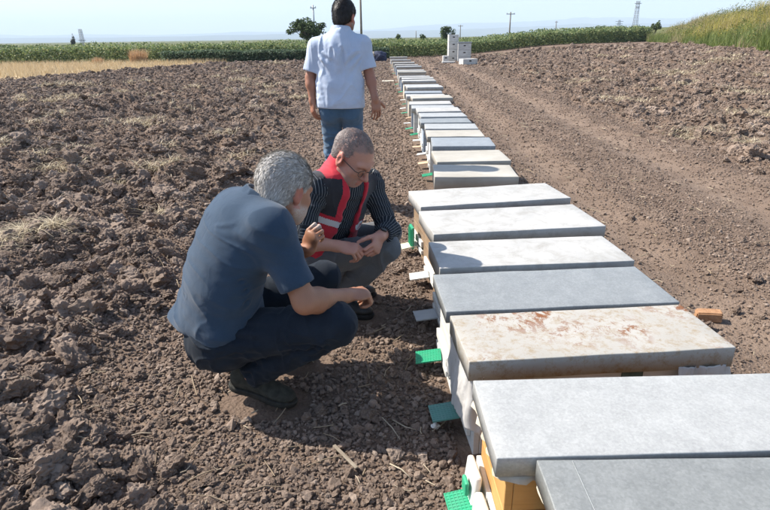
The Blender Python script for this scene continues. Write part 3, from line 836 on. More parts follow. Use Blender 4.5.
def build_hives():
    H = []
    N = [ # y0, d, xl, w, yaw, lid, body, board, z, skirt, label
        (0.70, .43, .375, .90, 0.0, 'dark', 'orange', 'green', .40, .06, 'nearest beehive, dark speckled grey metal lid cut by the bottom edge'),
        (1.15, .345, .272, .95, 1.5, 'galv', 'orange', 'green', .40, .06, 'beehive with pale frosted metal lid over an orange wooden body'),
        (1.625, .335, .258, .925, 4.3, 'rusty', 'white', 'shaded_green', .40, .075, 'beehive with rust stained cream lid wrapped in white plastic'),
        (1.985, .375, .225, .94, 3.2, 'blue', 'white', 'green', .40, .05, 'beehive with flat blue grey metal lid behind the rusty lid'),
        (2.43, .36, .24, .935, 4.0, 'white', 'white', 'grey', .40, .085, 'beehive with white lid showing an oval head shadow'),
        (2.93, .44, .235, .99, 7.0, 'white', 'brown', 'white', .40, .07, 'beehive with white lid between the shadowed lid and the crooked lid'),
        (3.49, .41, .195, 1.01, 8.5, 'white', 'brown', 'cream', .40, .07, 'crooked beehive with long white lid jutting furthest left'),
        (4.20, .45, .40, .64, -3.0, 'beige', 'beige', 'ice', .40, .12, 'first of the shorter beehives, weathered beige lid beside the crooked one'),
        (4.78, .50, .455, .64, 1.0, 'beige', 'beige', 'ice', .40, .07, 'second of the shorter beehives, beige lid with a shadow on it'),
        (5.45, .50, .49, .61, -3.0, 'slate', 'white', 'green', .41, .13, 'beehive with dark slate grey lid beyond the two beige lids'),
        (6.08, .44, .48, .62, -2.0, 'beige', 'white', 'tan', .40, .06, 'beehive with pale beige lid just beyond the slate grey lid'),
        (6.62, .42, .50, .62, -3.0, 'galv', 'white', 'white', .40, .06, 'beehive with light metal lid, second beyond the slate grey lid'),
        (7.12, .42, .47, .64, 0.0, 'blue', 'blue', 'tan', .40, .07, 'beehive with bluish metal lid and blue body, third beyond the slate lid'),
        (7.62, .42, .50, .62, 1.0, 'galv', 'white', 'white', .41, .07, 'beehive with light metal lid, fourth beyond the slate grey lid'),
        (8.12, .45, .49, .62, 0.0, 'white', 'white', 'green', .42, .07, 'beehive with clean white lid, fifth beyond the slate grey lid'),
    ]
    for i, (y0, d, xl, w, yaw, lid, body, board, z, sk, lab) in enumerate(N):
        bd = {0: 0.05, 1: 0.02, 2: 0.02, 3: 0.03}.get(i, 0.0)
        H.append(hive(y0, d, xl, w, yaw, lid, body, board, lab, z, True, i+1, sk, bd))
    far = [8.68, 9.25, 9.95, 10.65, 11.35, 12.15, 13.0, 13.95, 15.0, 16.2, 17.6, 19.2, 21.0, 23.2, 25.8, 29.0, 33.0]
    lids = ['galv', 'white', 'beige', 'white', 'slate', 'white', 'galv', 'white', 'white', 'white', 'beige', 'white', 'galv', 'white', 'white', 'white', 'white']
    ordn = ['sixth', 'seventh', 'eighth', 'ninth', 'tenth', 'eleventh', 'twelfth', 'thirteenth', 'fourteenth', 'fifteenth', 'sixteenth', 'seventeenth', 'eighteenth', 'nineteenth', 'third from the far end', 'second from the far end', 'last']
    lidw = {'galv': 'light metal', 'white': 'white', 'beige': 'beige', 'slate': 'grey'}
    r = random.Random(4)
    for k, y0 in enumerate(far):
        hive(y0, .42 + (.03*(k % 3)), .46 + r.uniform(-.04, .05), .66 + 0.02*k, r.uniform(-3, 3), lids[k], ['white', 'blue', 'white', 'beige'][k % 4],
             ['green', 'white', 'tan', 'green', 'white'][k % 5],
             ('distant beehive with %s lid, %s beyond the slate grey lid' % (lidw[lids[k]], ordn[k])) if k < 14 else ('tiny %s lidded beehive, %s of the long row' % (lidw[lids[k]], ordn[k])), 0.40 + r.uniform(-.03, .04), False, 40+k, .07)
    # cloth under the lid of the orange hive
    def cloth_skirt(parent, w, d, z, seed):
        v = []; f = []; n = 60; r_ = random.Random(seed)
        pts = []
        for i in range(n+1):
            u = i/n
            if u < 0.28: p = (-w/2, d/2*(1-2*u/0.28))
            else: p = (-w/2 + w*(u-0.28)/0.72, -d/2)
            pts.append(p)
        for i, (x, y) in enumerate(pts):
            o = 0.006 + 0.007*math.sin(i*1.7) + r_.uniform(-.003, .003)
            nx, ny = (-1, 0) if i < n*0.28 else (0, -1)
            dz = 0.010 + 0.005*math.sin(i*0.37) + r_.uniform(0, .004)
            for (oo, zz) in ((-0.012, z+0.002), (o, z-0.002), (o+0.003, z-dz)):
                v.append((x+nx*oo, y+ny*oo, zz))
        for i in range(n):
            for k in range(2):
                a = i*3+k; f.append((a, a+3, a+4, a+1))
        m = MB(); m.add(v, f); return m.build('inner_cloth', CLOTH, parent, smooth=True)
    cloth_skirt(H[1], .93, .335, .338, 1)
    cloth_skirt(H[0], .87, .41, .338, 2)
    MB().box((-0.36, 0, 0.4004), (0.002, 0.42, 0.003)).build('seam', LIDM['blue'], H[0], bevel=0.001, seg=1)
    # dark printed label on the front of the rust stained hive
    MB().box((0.12, -.335/2+0.022, 0.285), (0.075, 0.006, 0.07)).build('paper_label', simple('label_dark', (0.05, 0.08, 0.07), (0.10, 0.14, 0.12), 40, 0.7), H[2])
    # white plastic sheeting crumpled round the rust stained hive
    t = NT('plastic_sheet', 0.35, 0.5)
    t.color(t.ramp(t.noise(14, 4), [(0.3, (0.74, 0.73, 0.70)), (0.7, (0.86, 0.85, 0.83))]))
    t.bump(t.noise(30, 4, 0.6, dist=2.0), 0.5, 0.004)
    tr = t.n.new('ShaderNodeBsdfTranslucent'); tr.inputs[0].default_value = (0.7, 0.68, 0.64, 1)
    mx = t.n.new('ShaderNodeMixShader'); mx.inputs[0].default_value = 0.45
    t.l.new(t.b.outputs[0], mx.inputs[1]); t.l.new(tr.outputs[0], mx.inputs[2]); t.l.new(mx.outputs[0], t.n['Material Output'].inputs[0])
    def sheet(path, z0, z1, seed, name, label, nn=130, nz=40, flare=0.02, ragged=0.03):
        q = polyline(path, np.linspace(0, 1, nn))
        tg = np.gradient(q, axis=0); tg /= np.linalg.norm(tg, axis=1, keepdims=True)
        nr = np.stack([tg[:, 1], -tg[:, 0]], 1)
        U = np.linspace(0, 1, nz)
        V = []
        for j, u in enumerate(U):
            s_ = np.arange(nn)/nn
            low = z0 + ragged*fbm(s_*9, s_*0, 3, seed+9)
            zz = z1 + (low - z1)*u
            o = flare*u + 0.010*fbm(s_*11, u*1.2 + s_*2, 3, seed) + 0.009*(1-np.abs(fbm(s_*16 + u*0.8, u*0.9+s_*3, 2, seed+2)))**3 + 0.002*(1-np.abs(fbm(s_*34 - u*3, u*4+s_*5, 2, seed+4)))**4 + 0.002
            V.append(np.stack([q[:, 0] + nr[:, 0]*o, q[:, 1] + nr[:, 1]*o, zz], 1))
        V = np.concatenate(V); i = np.arange((nz-1)*nn).reshape(nz-1, nn)[:, :-1].ravel()
        o = mesh_np(name, V, np.stack([i, i+1, i+nn+1, i+nn], 1), t.m, smooth=True)
        sm = o.modifiers.new('thickness', 'SOLIDIFY'); sm.thickness = 0.0012
        tag(o, label, 'plastic sheet', 'plastic sheets round the rusty hive'); return o
    sheet([(0.42, 1.97), (0.262, 1.955), (0.285, 1.60), (0.40, 1.615)], 0.12, 0.345, 3, 'plastic_sheet', 'crumpled white plastic sheet hanging from the left end of the rusty lid', flare=0.012)
    sheet([(1.00, 1.655), (1.185, 1.665), (1.205, 1.95), (1.10, 1.985)], 0.10, 0.335, 6, 'plastic_sheet', 'white plastic sheet bunched out from the right end of the rusty lid', flare=0.05, ragged=0.05)
    # rows of lath frames leaning at the orange hive entrance
    rt = empty('entrance_feeder', (0.262, 1.30, 0.0), 0.1); tag(rt, 'white plastic feeder with green tab at the orange hive entrance', 'feeder')
    MB().box((0.004, 0.06, 0.115), (0.022, 0.11, 0.125), Matrix.Rotation(0.10, 3, 'Y')).build('housing', PL['white'], rt, bevel=0.009, seg=3)
    MB().box((0.002, -0.06, 0.085), (0.030, 0.115, 0.115), Matrix.Rotation(0.06, 3, 'Y')).build('reservoir', PL['white'], rt, bevel=0.011, seg=3)
    MB().box((-0.02, 0.05, 0.115), (0.014, 0.045, 0.05)).build('tab', PL['green'], rt, bevel=0.006)
    # upright green slide at the crooked hive
    rt = empty('entrance_slide', (0.185, 3.62, 0.0), 0.15); tag(rt, 'green plastic entrance slide standing at the crooked beehive', 'entrance slide')
    MB().box((0, 0, 0.13), (0.016, 0.10, 0.15)).build('plate', PL['green'], rt, bevel=0.003)
    for k in range(4): MB().box((-0.012, -0.036+0.024*k, 0.13), (0.01, 0.007, 0.13)).build('rib', PL['green'], rt, bevel=0.002)

def build_box_stacks():
    D = 35.0
    wh = BODYM['white']
    def stack(px, pyb, w, d, courses, label, lid=True, yaw=0.0, Dk=D, zb=0.0):
        p = pz(px, pyb, 0)
        root = empty('hive_box_stack', (p.x, p.y, zb), yaw); tag(root, label, 'box stack', 'white hive boxes beyond the row')
        z = 0
        for k, h in enumerate(courses):
            MB().box((0, 0, z+h/2-0.004*k), (w, d, h-0.012)).build('hive_box', wh, root, bevel=0.008, seg=1)
            MB().box((0, -d/2-0.003, z+h*0.62), (0.13, 0.012, 0.06)).build('handhold_shade', DARK, root)  # near-black plate painted as the shade of a handhold hollow
            z += h
        if lid: MB().box((0, 0, z+0.03), (w+0.05, d+0.05, 0.07)).build('lid', LIDM['slate'], root, bevel=0.01, seg=1)
        return root
    stack(452.5, 61, .60, .50, [.28, .42, .42, .42], 'tall narrow stack of white hive boxes', False, 0.05)
    stack(464, 61.5, .78, .50, [.26, .40, .38], 'shorter white hive box stack with a grey lid', True, -0.1)
    stack(468, 64.5, .85, .50, [.30], 'single white hive box lying in front of the lidded stack', False, 0.35)
    stack(445.5, 61.5, .34, .40, [.34], 'small white box left of the tall stack', False, 0.0)
    p = pz(448.5, 63, 0)
    tag(MB().box((0, 0, 0.05), (.75, .35, .08)).build('pallet_board', wh, bevel=0.01), 'flat white board on the ground before the tall box stack', 'board').location = (p.x, p.y, 0)

# ---------------------------------------------------------------- people: signed-distance bodies turned into one skin
def V3(*a): return np.array(a, float)
def unit(v): return v/np.linalg.norm(v)
def rotm(axis, ang):
    return np.array(Matrix.Rotation(ang, 3, Vector(axis)))

class Field:
    def __init__(s, lo, hi, h):
        s.lo = np.array(lo, float); s.h = h
        s.n = np.ceil((np.array(hi)-s.lo)/h).astype(int)+1
        s.D = np.full(s.n, 0.12, np.float32)
    def sub(s, lo, hi):
        a = np.clip(np.floor((np.array(lo)-s.lo)/s.h).astype(int), 0, s.n); b = np.clip(np.ceil((np.array(hi)-s.lo)/s.h).astype(int)+1, 0, s.n)
        sl = tuple(slice(i, j) for i, j in zip(a, b))
        ax = [s.lo[k]+s.h*np.arange(a[k], b[k], dtype=np.float32) for k in range(3)]
        return sl, ax[0][:, None, None].astype(np.float32), ax[1][None, :, None].astype(np.float32), ax[2][None, None, :].astype(np.float32)
    def put(s, sl, d, k, op):
        A = s.D[sl]
        if op == 'u':
            if k > 0:
                q = np.clip(k-np.abs(A-d), 0, None)/k; s.D[sl] = np.minimum(A, d) - q*q*k*0.25
            else: s.D[sl] = np.minimum(A, d)
        elif op == 's':
            d = -d
            if k > 0:
                q = np.clip(k-np.abs(A-d), 0, None)/k; s.D[sl] = np.maximum(A, d) + q*q*k*0.25
            else: s.D[sl] = np.maximum(A, d)
    def cone(s, a, b, ra, rb, k=0.02, op='u', flat=None):
        """tapered limb; flat=(axis, factor) squashes the section along an axis"""
        a, b = np.array(a, float), np.array(b, float); m = max(ra, rb)+max(k, 0.03)+0.02
        if flat is not None: m = m*1.4
        sl, X, Y, Z = s.sub(np.minimum(a, b)-m, np.maximum(a, b)+m)
        ab = b-a; L2 = ab@ab+1e-12
        px, py, pz_ = X-a[0], Y-a[1], Z-a[2]
        t = np.clip((px*ab[0]+py*ab[1]+pz_*ab[2])/L2, 0, 1)
        dx, dy, dz = px-t*ab[0], py-t*ab[1], pz_-t*ab[2]
        q = dx*dx+dy*dy+dz*dz
        if flat is not None:
            ax, fct = unit(np.array(flat[0], float)), flat[1]
            pr = dx*ax[0]+dy*ax[1]+dz*ax[2]; q = q + pr*pr*(1/(fct*fct)-1)
        s.put(sl, np.sqrt(q)-(ra+(rb-ra)*t), k, op); return s
    def ell(s, c, r, R=None, k=0.02, op='u'):
        """ellipsoid, R rows = local axes"""
        c = np.array(c, float); r = np.array(r, float); m = r.max()+max(k, 0.03)+0.02
        sl, X, Y, Z = s.sub(c-m, c+m)
        if R is None: R = np.eye(3)
        px, py, pz_ = X-c[0], Y-c[1], Z-c[2]
        k0 = 0; k1 = 0
        for i in range(3):
            l = (px*R[i, 0]+py*R[i, 1]+pz_*R[i, 2])/r[i]; k0 = k0+l*l; l = l/r[i]; k1 = k1+l*l
        k0 = np.sqrt(k0); k1 = np.sqrt(k1)+1e-9
        s.put(sl, k0*(k0-1)/k1, k, op); return s
    def plane(s, p, n, c=None, rad=0.0):
        """cut away everything on the side n points to"""
        sl, X, Y, Z = s.sub(s.lo, s.lo+s.h*s.n); n = unit(np.array(n, float))
        d = ((X-p[0])*n[0]+(Y-p[1])*n[1]+(Z-p[2])*n[2]).astype(np.float32)
        if c is not None:
            d = np.where((X-c[0])**2+(Y-c[1])**2+(Z-c[2])**2 < rad*rad, d, -1).astype(np.float32)
        s.D = np.maximum(s.D, d); return s
    def cutter(s, fn):
        sl, X, Y, Z = s.sub(s.lo, s.lo+s.h*s.n); s.D = np.maximum(s.D, fn(X, Y, Z).astype(np.float32)); return s
    def mesh(s, smooth=2):
        D = s.D; I = D < 0
        D[0] = D[-1] = 1; D[:, 0] = D[:, -1] = 1; D[:, :, 0] = D[:, :, -1] = 1; I = D < 0
        nx, ny, nz = D.shape
        cnt = np.zeros((nx-1, ny-1, nz-1), np.int8)
        for i in (0, 1):
            for j in (0, 1):
                for k in (0, 1): cnt += I[i:nx-1+i, j:ny-1+j, k:nz-1+k]
        act = (cnt > 0) & (cnt < 8); idx = np.full(act.shape, -1, np.int32)
        cx, cy, cz = np.nonzero(act); idx[cx, cy, cz] = np.arange(len(cx))
        P = np.zeros((len(cx), 3)); W = np.zeros(len(cx))
        corner = [(i, j, k) for i in (0, 1) for j in (0, 1) for k in (0, 1)]
        for a in corner:
            for ax in range(3):
                if a[ax]: continue
                b = list(a); b[ax] = 1
                da = D[cx+a[0], cy+a[1], cz+a[2]]; db = D[cx+b[0], cy+b[1], cz+b[2]]
                m = (da < 0) != (db < 0); t = np.where(m, da/np.where(m, da-db, 1), 0)
                q = np.tile(np.array(a, float), (len(cx), 1)); q[:, ax] += t
                P += q*m[:, None]; W += m
        P = P/W[:, None] + np.stack([cx, cy, cz], 1); P = s.lo + P*s.h
        F_ = []
        for ax in range(3):
            a = I.take(range(D.shape[ax]-1), ax); b = I.take(range(1, D.shape[ax]), ax)
            ch = np.nonzero(a != b); e = np.stack(ch, 1); o1, o2 = (ax+1) % 3, (ax+2) % 3
            ok = (e[:, o1] > 0) & (e[:, o2] > 0) & (e[:, o1] < D.shape[o1]-1) & (e[:, o2] < D.shape[o2]-1); e = e[ok]
            q = []
            for (u, v) in ((-1, -1), (0, -1), (0, 0), (-1, 0)):
                c = e.copy(); c[:, o1] += u; c[:, o2] += v; q.append(idx[c[:, 0], c[:, 1], c[:, 2]])
            q = np.stack(q, 1); fl = a[tuple(e.T)]; q[~fl] = q[~fl][:, ::-1]; F_.append(q)
        F_ = np.concatenate(F_); F_ = F_[(F_ >= 0).all(1)]
        for _ in range(smooth):
            S = np.zeros_like(P); N = np.zeros(len(P))
            for i in range(4):
                np.add.at(S, F_[:, i], P[F_[:, (i+1) % 4]]); np.add.at(N, F_[:, i], 1)
                np.add.at(S, F_[:, i], P[F_[:, (i-1) % 4]]); np.add.at(N, F_[:, i], 1)
            P = P*0.5 + 0.5*S/np.maximum(N, 1)[:, None]
        return P, F_

def vnormals(P, F_):
    n = np.cross(P[F_[:, 2]]-P[F_[:, 0]], P[F_[:, 3]]-P[F_[:, 1]]); N = np.zeros_like(P)
    for i in range(4): np.add.at(N, F_[:, i], n)
    return N/(np.linalg.norm(N, axis=1, keepdims=True)+1e-12)

def folds(P, F_, amp, freq, seed, mask=None, axis_scale=(1, 1, 1), R=None):
    """cloth creases: ridged noise pushed along the normals"""
    N = vnormals(P, F_); q = P if R is None else P @ R.T
    q = q*np.array(axis_scale)*freq
    w = np.stack([noise3(q*0.6+9, seed), noise3(q*0.6+31, seed+1), noise3(q*0.6+77, seed+2)], 1)*0.8
    a = 1-np.abs(noise3(q+w, seed+3))*2; b = 1-np.abs(noise3(q*2.1+w*1.6, seed+4))*2
    c = np.clip(1-np.abs(noise3(q*0.9+w*1.3+50, seed+5))*1.0, 0, 1)**7
    d = amp*(0.75*a + 0.15*b + 1.1*c)
    if mask is not None: d = d*mask
    return P + N*d[:, None]

def crease(P, F_, segs, amp=0.005, w=0.008):
    """single sewn-in creases: a valley along each segment with a ridge beside it"""
    N = vnormals(P, F_); d = np.zeros(len(P))
    for a, b in segs:
        a, b = np.array(a, float), np.array(b, float); ab = b-a; t = ((P-a)@ab)/(ab@ab)
        tc = np.clip(t, 0, 1); r = np.linalg.norm(P-a-np.outer(tc, ab), axis=1)
        wob = 1 + 0.35*noise3(P*30, 3); ww = w*wob*(0.7+0.6*tc)
        tp = np.clip(1.15-tc, 0, 1)*np.clip(tc*5+0.4, 0, 1)
        d += amp*tp*(-np.exp(-(r/ww)**2) + 0.6*np.exp(-((r-2.1*ww)/(1.2*ww))**2))
    return P + N*d[:, None]

def part(name, P, F_, mat, parent, mats=None, midx=None):
    o = mesh_np(name, P - np.array(parent.location), F_, mat, parent, True, mats, midx); return o

def peel(name, P, F_, fmask, off, mat, parent, thick=0.0):
    """a strip lying just over a surface: the faces of fmask lifted along the normals"""
    N = vnormals(P, F_); f = F_[fmask]; u, inv = np.unique(f, return_inverse=True)
    return part(name, P[u]+N[u]*off, inv.reshape(f.shape), mat, parent)

# ---- anatomy
def frame(up, right):
    up = unit(up); right = unit(right - up*(right@up)); fwd = np.cross(up, right); return np.stack([right, fwd, up])   # rows

def hand(F_, wrist, d, n, s_, curl, thumb=(0.5, 0.6, 0.5), sc=1.0, spread=0.06, tcurl=0.35):
    """d: wrist to knuckles, n: out of the palm side, s_: towards the thumb; curl: per finger bend at the three joints"""
    d = unit(d); n = unit(n-d*(n@d)); s_ = unit(s_-d*(s_@d)-n*(s_@n)); w = np.array(wrist, float)
    R = np.stack([s_, d, n])
    F_.ell(w+d*0.050*sc, V3(0.041, 0.052, 0.0155)*sc, R, 0.012)
    F_.ell(w+d*0.078*sc-n*0.003, V3(0.040, 0.022, 0.0125)*sc, R, 0.008)
    F_.ell(w+d*0.034*sc+s_*0.022*sc+n*0.008*sc, V3(0.018, 0.030, 0.015)*sc, R, 0.012)      # ball of the thumb
    offs = (0.031, 0.0105, -0.0105, -0.0300); ln = (0.95, 1.05, 0.98, 0.78); bk = (0.0, 0.004, 0.001, -0.007)
    tips = []
    for i in range(4):
        p = w + (d*(0.088+bk[i]) + s_*offs[i])*sc
        dd = unit(d + s_*spread*(1.5-i)); ang = 0; c = curl[i] if hasattr(curl[0], '__len__') else curl
        r0 = (0.0098, 0.0100, 0.0095, 0.0083)[i]*sc
        for j, L in enumerate((0.044, 0.027, 0.021)):
            ang += c[j]; q = p + (dd*math.cos(ang) + n*math.sin(ang))*L*ln[i]*sc
            F_.cone(p, q, r0*(1-0.07*j), r0*(0.95-0.09*j), 0.0012); p = q
        tips.append(p)
    p = w + (d*0.026 + s_*0.030 + n*0.006)*sc; t = unit(s_*thumb[0] + d*thumb[1] + n*thumb[2]); rr = 0.0125*sc
    for j, L in enumerate((0.040, 0.031, 0.025)):
        q = p + t*L*sc; F_.cone(p, q, rr*(1-0.1*j), rr*(0.92-0.12*j), 0.006); p = q
        t = unit(t + (n*0.8 - s_*0.7 + d*0.1)*tcurl)
    return tips

def head(F_, c, R, neck, sc=1.0, jaw=1.0, neck_r=0.058, big=True):
    L = lambda x, y, z: c + (R.T @ (V3(x, y, z)*sc))
    E = lambda p, r, k=0.015, op='u', RR=R: F_.ell(L(*p), V3(*r)*sc, RR, k*sc, op)
    Cn = lambda a, b, ra, rb, k=0.012, op='u': F_.cone(L(*a), L(*b), ra*sc, rb*sc, k*sc, op)
    F_.cone(L(0, -0.030, -0.045), neck, neck_r*0.95*sc, neck_r*1.12*sc, 0.03)
    E((0, -0.012, 0.034), (0.0765, 0.098, 0.086), 0.02)
    E((0, 0.030, -0.030), (0.062*jaw, 0.066, 0.086), 0.03)
    E((0, 0.064, -0.094), (0.032*jaw, 0.026, 0.022), 0.03)
    for sx in (-1, 1):
        Cn((sx*0.052*jaw, 0.005, -0.066), (sx*0.018, 0.066, -0.098), 0.020, 0.018, 0.03)
        E((sx*0.047, 0.062, -0.026), (0.020, 0.022, 0.018), 0.025)
        E((sx*0.040, 0.050, -0.066), (0.020, 0.030, 0.026), 0.03)
    Cn((-0.042, 0.079, 0.020), (0, 0.090, 0.016), 0.011, 0.012, 0.018); Cn((0.042, 0.079, 0.020), (0, 0.090, 0.016), 0.011, 0.012, 0.018)
    for sx in (-1, 1):
        E((sx*0.032, 0.102, -0.002), (0.018, 0.016, 0.0125), 0.010, 's')
        E((sx*0.031, 0.079, -0.002), (0.0135, 0.0125, 0.0115), 0.003)
        Cn((sx*0.016, 0.088, -0.012), (sx*0.046, 0.080, -0.012), 0.0045, 0.004, 0.006)
    Cn((0, 0.091, 0.010), (0, 0.112, -0.034), 0.0085, 0.0125, 0.012)
    E((0, 0.113, -0.038), (0.0135, 0.0135, 0.011), 0.008)
    for sx in (-1, 1): E((sx*0.0125, 0.101, -0.041), (0.0085, 0.012, 0.0085), 0.006)
    E((0, 0.091, -0.066), (0.025, 0.013, 0.0085), 0.008); E((0, 0.089, -0.078), (0.021, 0.013, 0.0075), 0.006)
    E((0, 0.106, -0.0715), (0.026, 0.012, 0.0018), 0.003, 's')
    for sx in (-1, 1):       # ears
        RE = rotm(R[2], sx*-0.30) ; RR = R @ RE.T
        E((sx*0.080, -0.008, -0.006), (0.0085, 0.021, 0.033), 0.008, 'u', RR)
        E((sx*0.0775, -0.002, -0.034), (0.008, 0.011, 0.012), 0.008, 'u', RR)
        E((sx*0.0905, -0.002, -0.004), (0.0075, 0.0115, 0.019), 0.004, 's', RR)

def hair(name, c, R, parent, mat, sc=1.0, h=0.004, thick=0.010, p0=(0, 0.078, 0.058), n0=(0, -0.69, 0.72), strands=5000, slen=0.018, width=0.0007, comb=(0, -0.6, -0.5), seed=1, rec=0.0, lift=0.6, nap=-0.085, cap=True):
    L = lambda x, y, z: c + (R.T @ (V3(x, y, z)*sc))
    F_ = Field(c-0.16*sc, c+0.16*sc, h)
    t = thick
    F_.ell(L(0, -0.014, 0.034), V3(0.0765+t*0.8, 0.098+t, 0.086+t)*sc, R, 0.01)
    F_.ell(L(0, -0.045, -0.035), V3(0.060+t*0.6, 0.050+t*0.8, 0.060)*sc, R, 0.03)
    n = unit(R.T @ V3(*n0)); pp = L(*p0)
    wob = lambda X, Y, Z: 0.007*np.sin(X*150+1)*np.sin(Y*130)*np.sin(Z*140+2) + 0.004*np.sin(X*400)*np.sin(Y*420+1)*np.sin(Z*380)
    F_.cutter(lambda X, Y, Z: -((X-pp[0])*n[0]+(Y-pp[1])*n[1]+(Z-pp[2])*n[2]) + wob(X, Y, Z))
    dn = L(0, 0, nap); u = R[2]
    F_.cutter(lambda X, Y, Z: -((X-dn[0])*u[0]+(Y-dn[1])*u[1]+(Z-dn[2])*u[2]))
    if rec:                   # receding temples
        for sx in (-1, 1): F_.ell(L(sx*0.058, 0.070, 0.085), V3(0.030, 0.045, 0.05)*sc*rec, R, 0.01, 's')
    for sx in (-1, 1): F_.ell(L(sx*0.088, 0.006, -0.012), V3(0.022, 0.032, 0.040)*sc, R, 0.006, 's')   # room for the ears
    P, Q = F_.mesh(1); N = vnormals(P, Q)
    q = (P-c) @ R.T
    P = P + N*(0.0022*noise3(P*160, seed) + 0.003*noise3(P*np.array([60, 60, 60]), seed+1))[:, None]
    # strands
    r = np.random.default_rng(seed); cen = P[Q].mean(1); fn = N[Q].mean(1); ql = (cen-c) @ R.T
    out = np.sum(fn*(cen-c), 1) > 0.02*sc
    ids = np.nonzero(out)[0]; ids = r.choice(ids, strands)
    b = cen[ids] - fn[ids]*0.002; cd = R.T @ V3(*comb)
    # hair lies back over the crown and down at the sides and nape
    lz = ql[ids][:, 2]; ly = ql[ids][:, 1]
    flow = np.outer(sstep(0.02, 0.10, lz), R.T @ V3(0.15, -0.9, 0.1)) + np.outer(1-sstep(0.02, 0.10, lz), R.T @ V3(0, -0.45, -0.9)) + r.normal(0, 0.22, (strands, 3))
    flow -= fn[ids]*np.sum(flow*fn[ids], 1, keepdims=True)
    flow /= np.linalg.norm(flow, axis=1, keepdims=True)
    ln = slen*r.uniform(0.6, 1.3, strands)[:, None]
    sd_ = np.cross(flow, fn[ids]); sd_ /= np.linalg.norm(sd_, axis=1, keepdims=True)
    m1 = b + (flow*0.5 + fn[ids]*0.45*lift)*ln; m2 = b + (flow*1.0 + fn[ids]*0.5*lift)*ln
    w = width*r.uniform(0.7, 1.3, strands)[:, None]
    sv = np.stack([b-sd_*w, b+sd_*w, m1+sd_*w, m1-sd_*w, m2+sd_*w*0.2, m2-sd_*w*0.2], 1).reshape(-1, 3)
    k = np.arange(strands)*6 + len(P)
    sf = np.concatenate([np.stack([k, k+1, k+2, k+3], 1), np.stack([k+3, k+2, k+4, k+5], 1)])
    if not cap: return part(name, sv, sf-len(P), mat, parent)
    return part(name, np.concatenate([P, sv]), np.concatenate([Q, sf]), mat, parent)

def skin_mat(name, base, red=(0.50, 0.20, 0.14), stub=None, c=None, R=None):
    t = NT(name, 0.52, 0.4)
    col = t.ramp(t.noise(14, 6, 0.6), [(0.3, tuple(a*0.9 for a in base)), (0.7, tuple(min(1, a*1.08) for a in base))])
    col = t.mix(t.ramp(t.noise(5, 3, 0.5), [(0.45, 0.0), (0.75, 0.45)]), col, red)
    sp = t.ramp(t.noise(160, 3, 0.6), [(0.62, 0.0), (0.75, 1.0)])
    col = t.mix(t.math('MULTIPLY', sp, 0.18), col, tuple(a*0.5 for a in base))
    at = t.n.new('ShaderNodeAttribute'); at.attribute_name = 'tone'
    sep = t.n.new('ShaderNodeSeparateColor'); t.l.new(at.outputs['Color'], sep.inputs[0])
    if stub is not None:
        g = t.ramp(t.noise(420, 2, 0.6), [(0.35, 0.25), (0.62, 1.0)])
        col = t.mix(t.math('MULTIPLY', sep.outputs[0], g), col, stub)
    col = t.mix(sep.outputs[1], col, (0.42, 0.13, 0.10))
    col = t.mix(t.math('MULTIPLY', sep.outputs[2], t.ramp(t.noise(380, 2, 0.6), [(0.3, 0.45), (0.6, 1.0)])), col, (0.17, 0.13, 0.115))
    t.color(col)
    t.b.inputs['Subsurface Weight'].default_value = 0.12; t.b.inputs['Subsurface Radius'].default_value = (0.012, 0.005, 0.003); t.b.inputs['Subsurface Scale'].default_value = 0.6
    t.bump(t.noise(300, 3, 0.6), 0.22, 0.0012); t.bump(t.noise(60, 4, 0.6), 0.2, 0.003)
    return t.m

def tone(o, P, c, R, beard=True, crop=0.0):
    """paint beard shadow and the redder ears, nose and lips as zones of the skin itself"""
    q = (P-c) @ R.T; x, y, z = q.T
    b = sstep(-0.035, -0.06, z)*sstep(-0.135, -0.115, z)*sstep(0.0, 0.03, y + 0.25*np.abs(x))*(np.abs(x) < 0.09)
    b = np.maximum(b, sstep(0.012, 0.0, np.abs(y-0.018))*sstep(0.03, 0.0, z)*sstep(-0.09, -0.05, z)*0.6*(np.abs(x) > 0.05))*(1 if beard else 0)
    rd = 0.55*((np.abs(x) > 0.074) & (np.abs(z) < 0.06)) + 0.35*((y > 0.104) & (z < -0.02) & (z > -0.055))
    rd = rd + 0.5*((np.abs(x) < 0.024) & (y > 0.08) & (z < -0.062) & (z > -0.085))
    b = np.where((np.abs(x) < 0.022) & (z > -0.086) & (z < -0.060), 0, b)
    e = -0.69*(y-0.062) + 0.72*(z-0.068) - 0.45*np.clip(np.abs(x)-0.035, 0, 1)*(z > 0.05)*(y > 0.03)
    sc_ = crop*sstep(-0.006, 0.012, e + 0.006*noise3(P*120, 3))*(z > -0.085)*((np.abs(x) < 0.0765) | (z > 0.03)) if crop else b*0
    a = o.data.attributes.new('tone', 'FLOAT_COLOR', 'POINT')
    a.data.foreach_set('color', np.stack([b, rd, sc_, b*0+1], 1).astype(np.float32).ravel())

def hair_mat(name, cols, rough=0.55):
    t = NT(name, rough, 0.35); t.color(t.mix(t.ramp(t.noise(40, 4, 0.6), [(0.35, 0.0), (0.7, 0.6)]), t.ramp(t.island(), [(i/(len(cols)-1), c) for i, c in enumerate(cols)]), cols[0]))
    return t.m

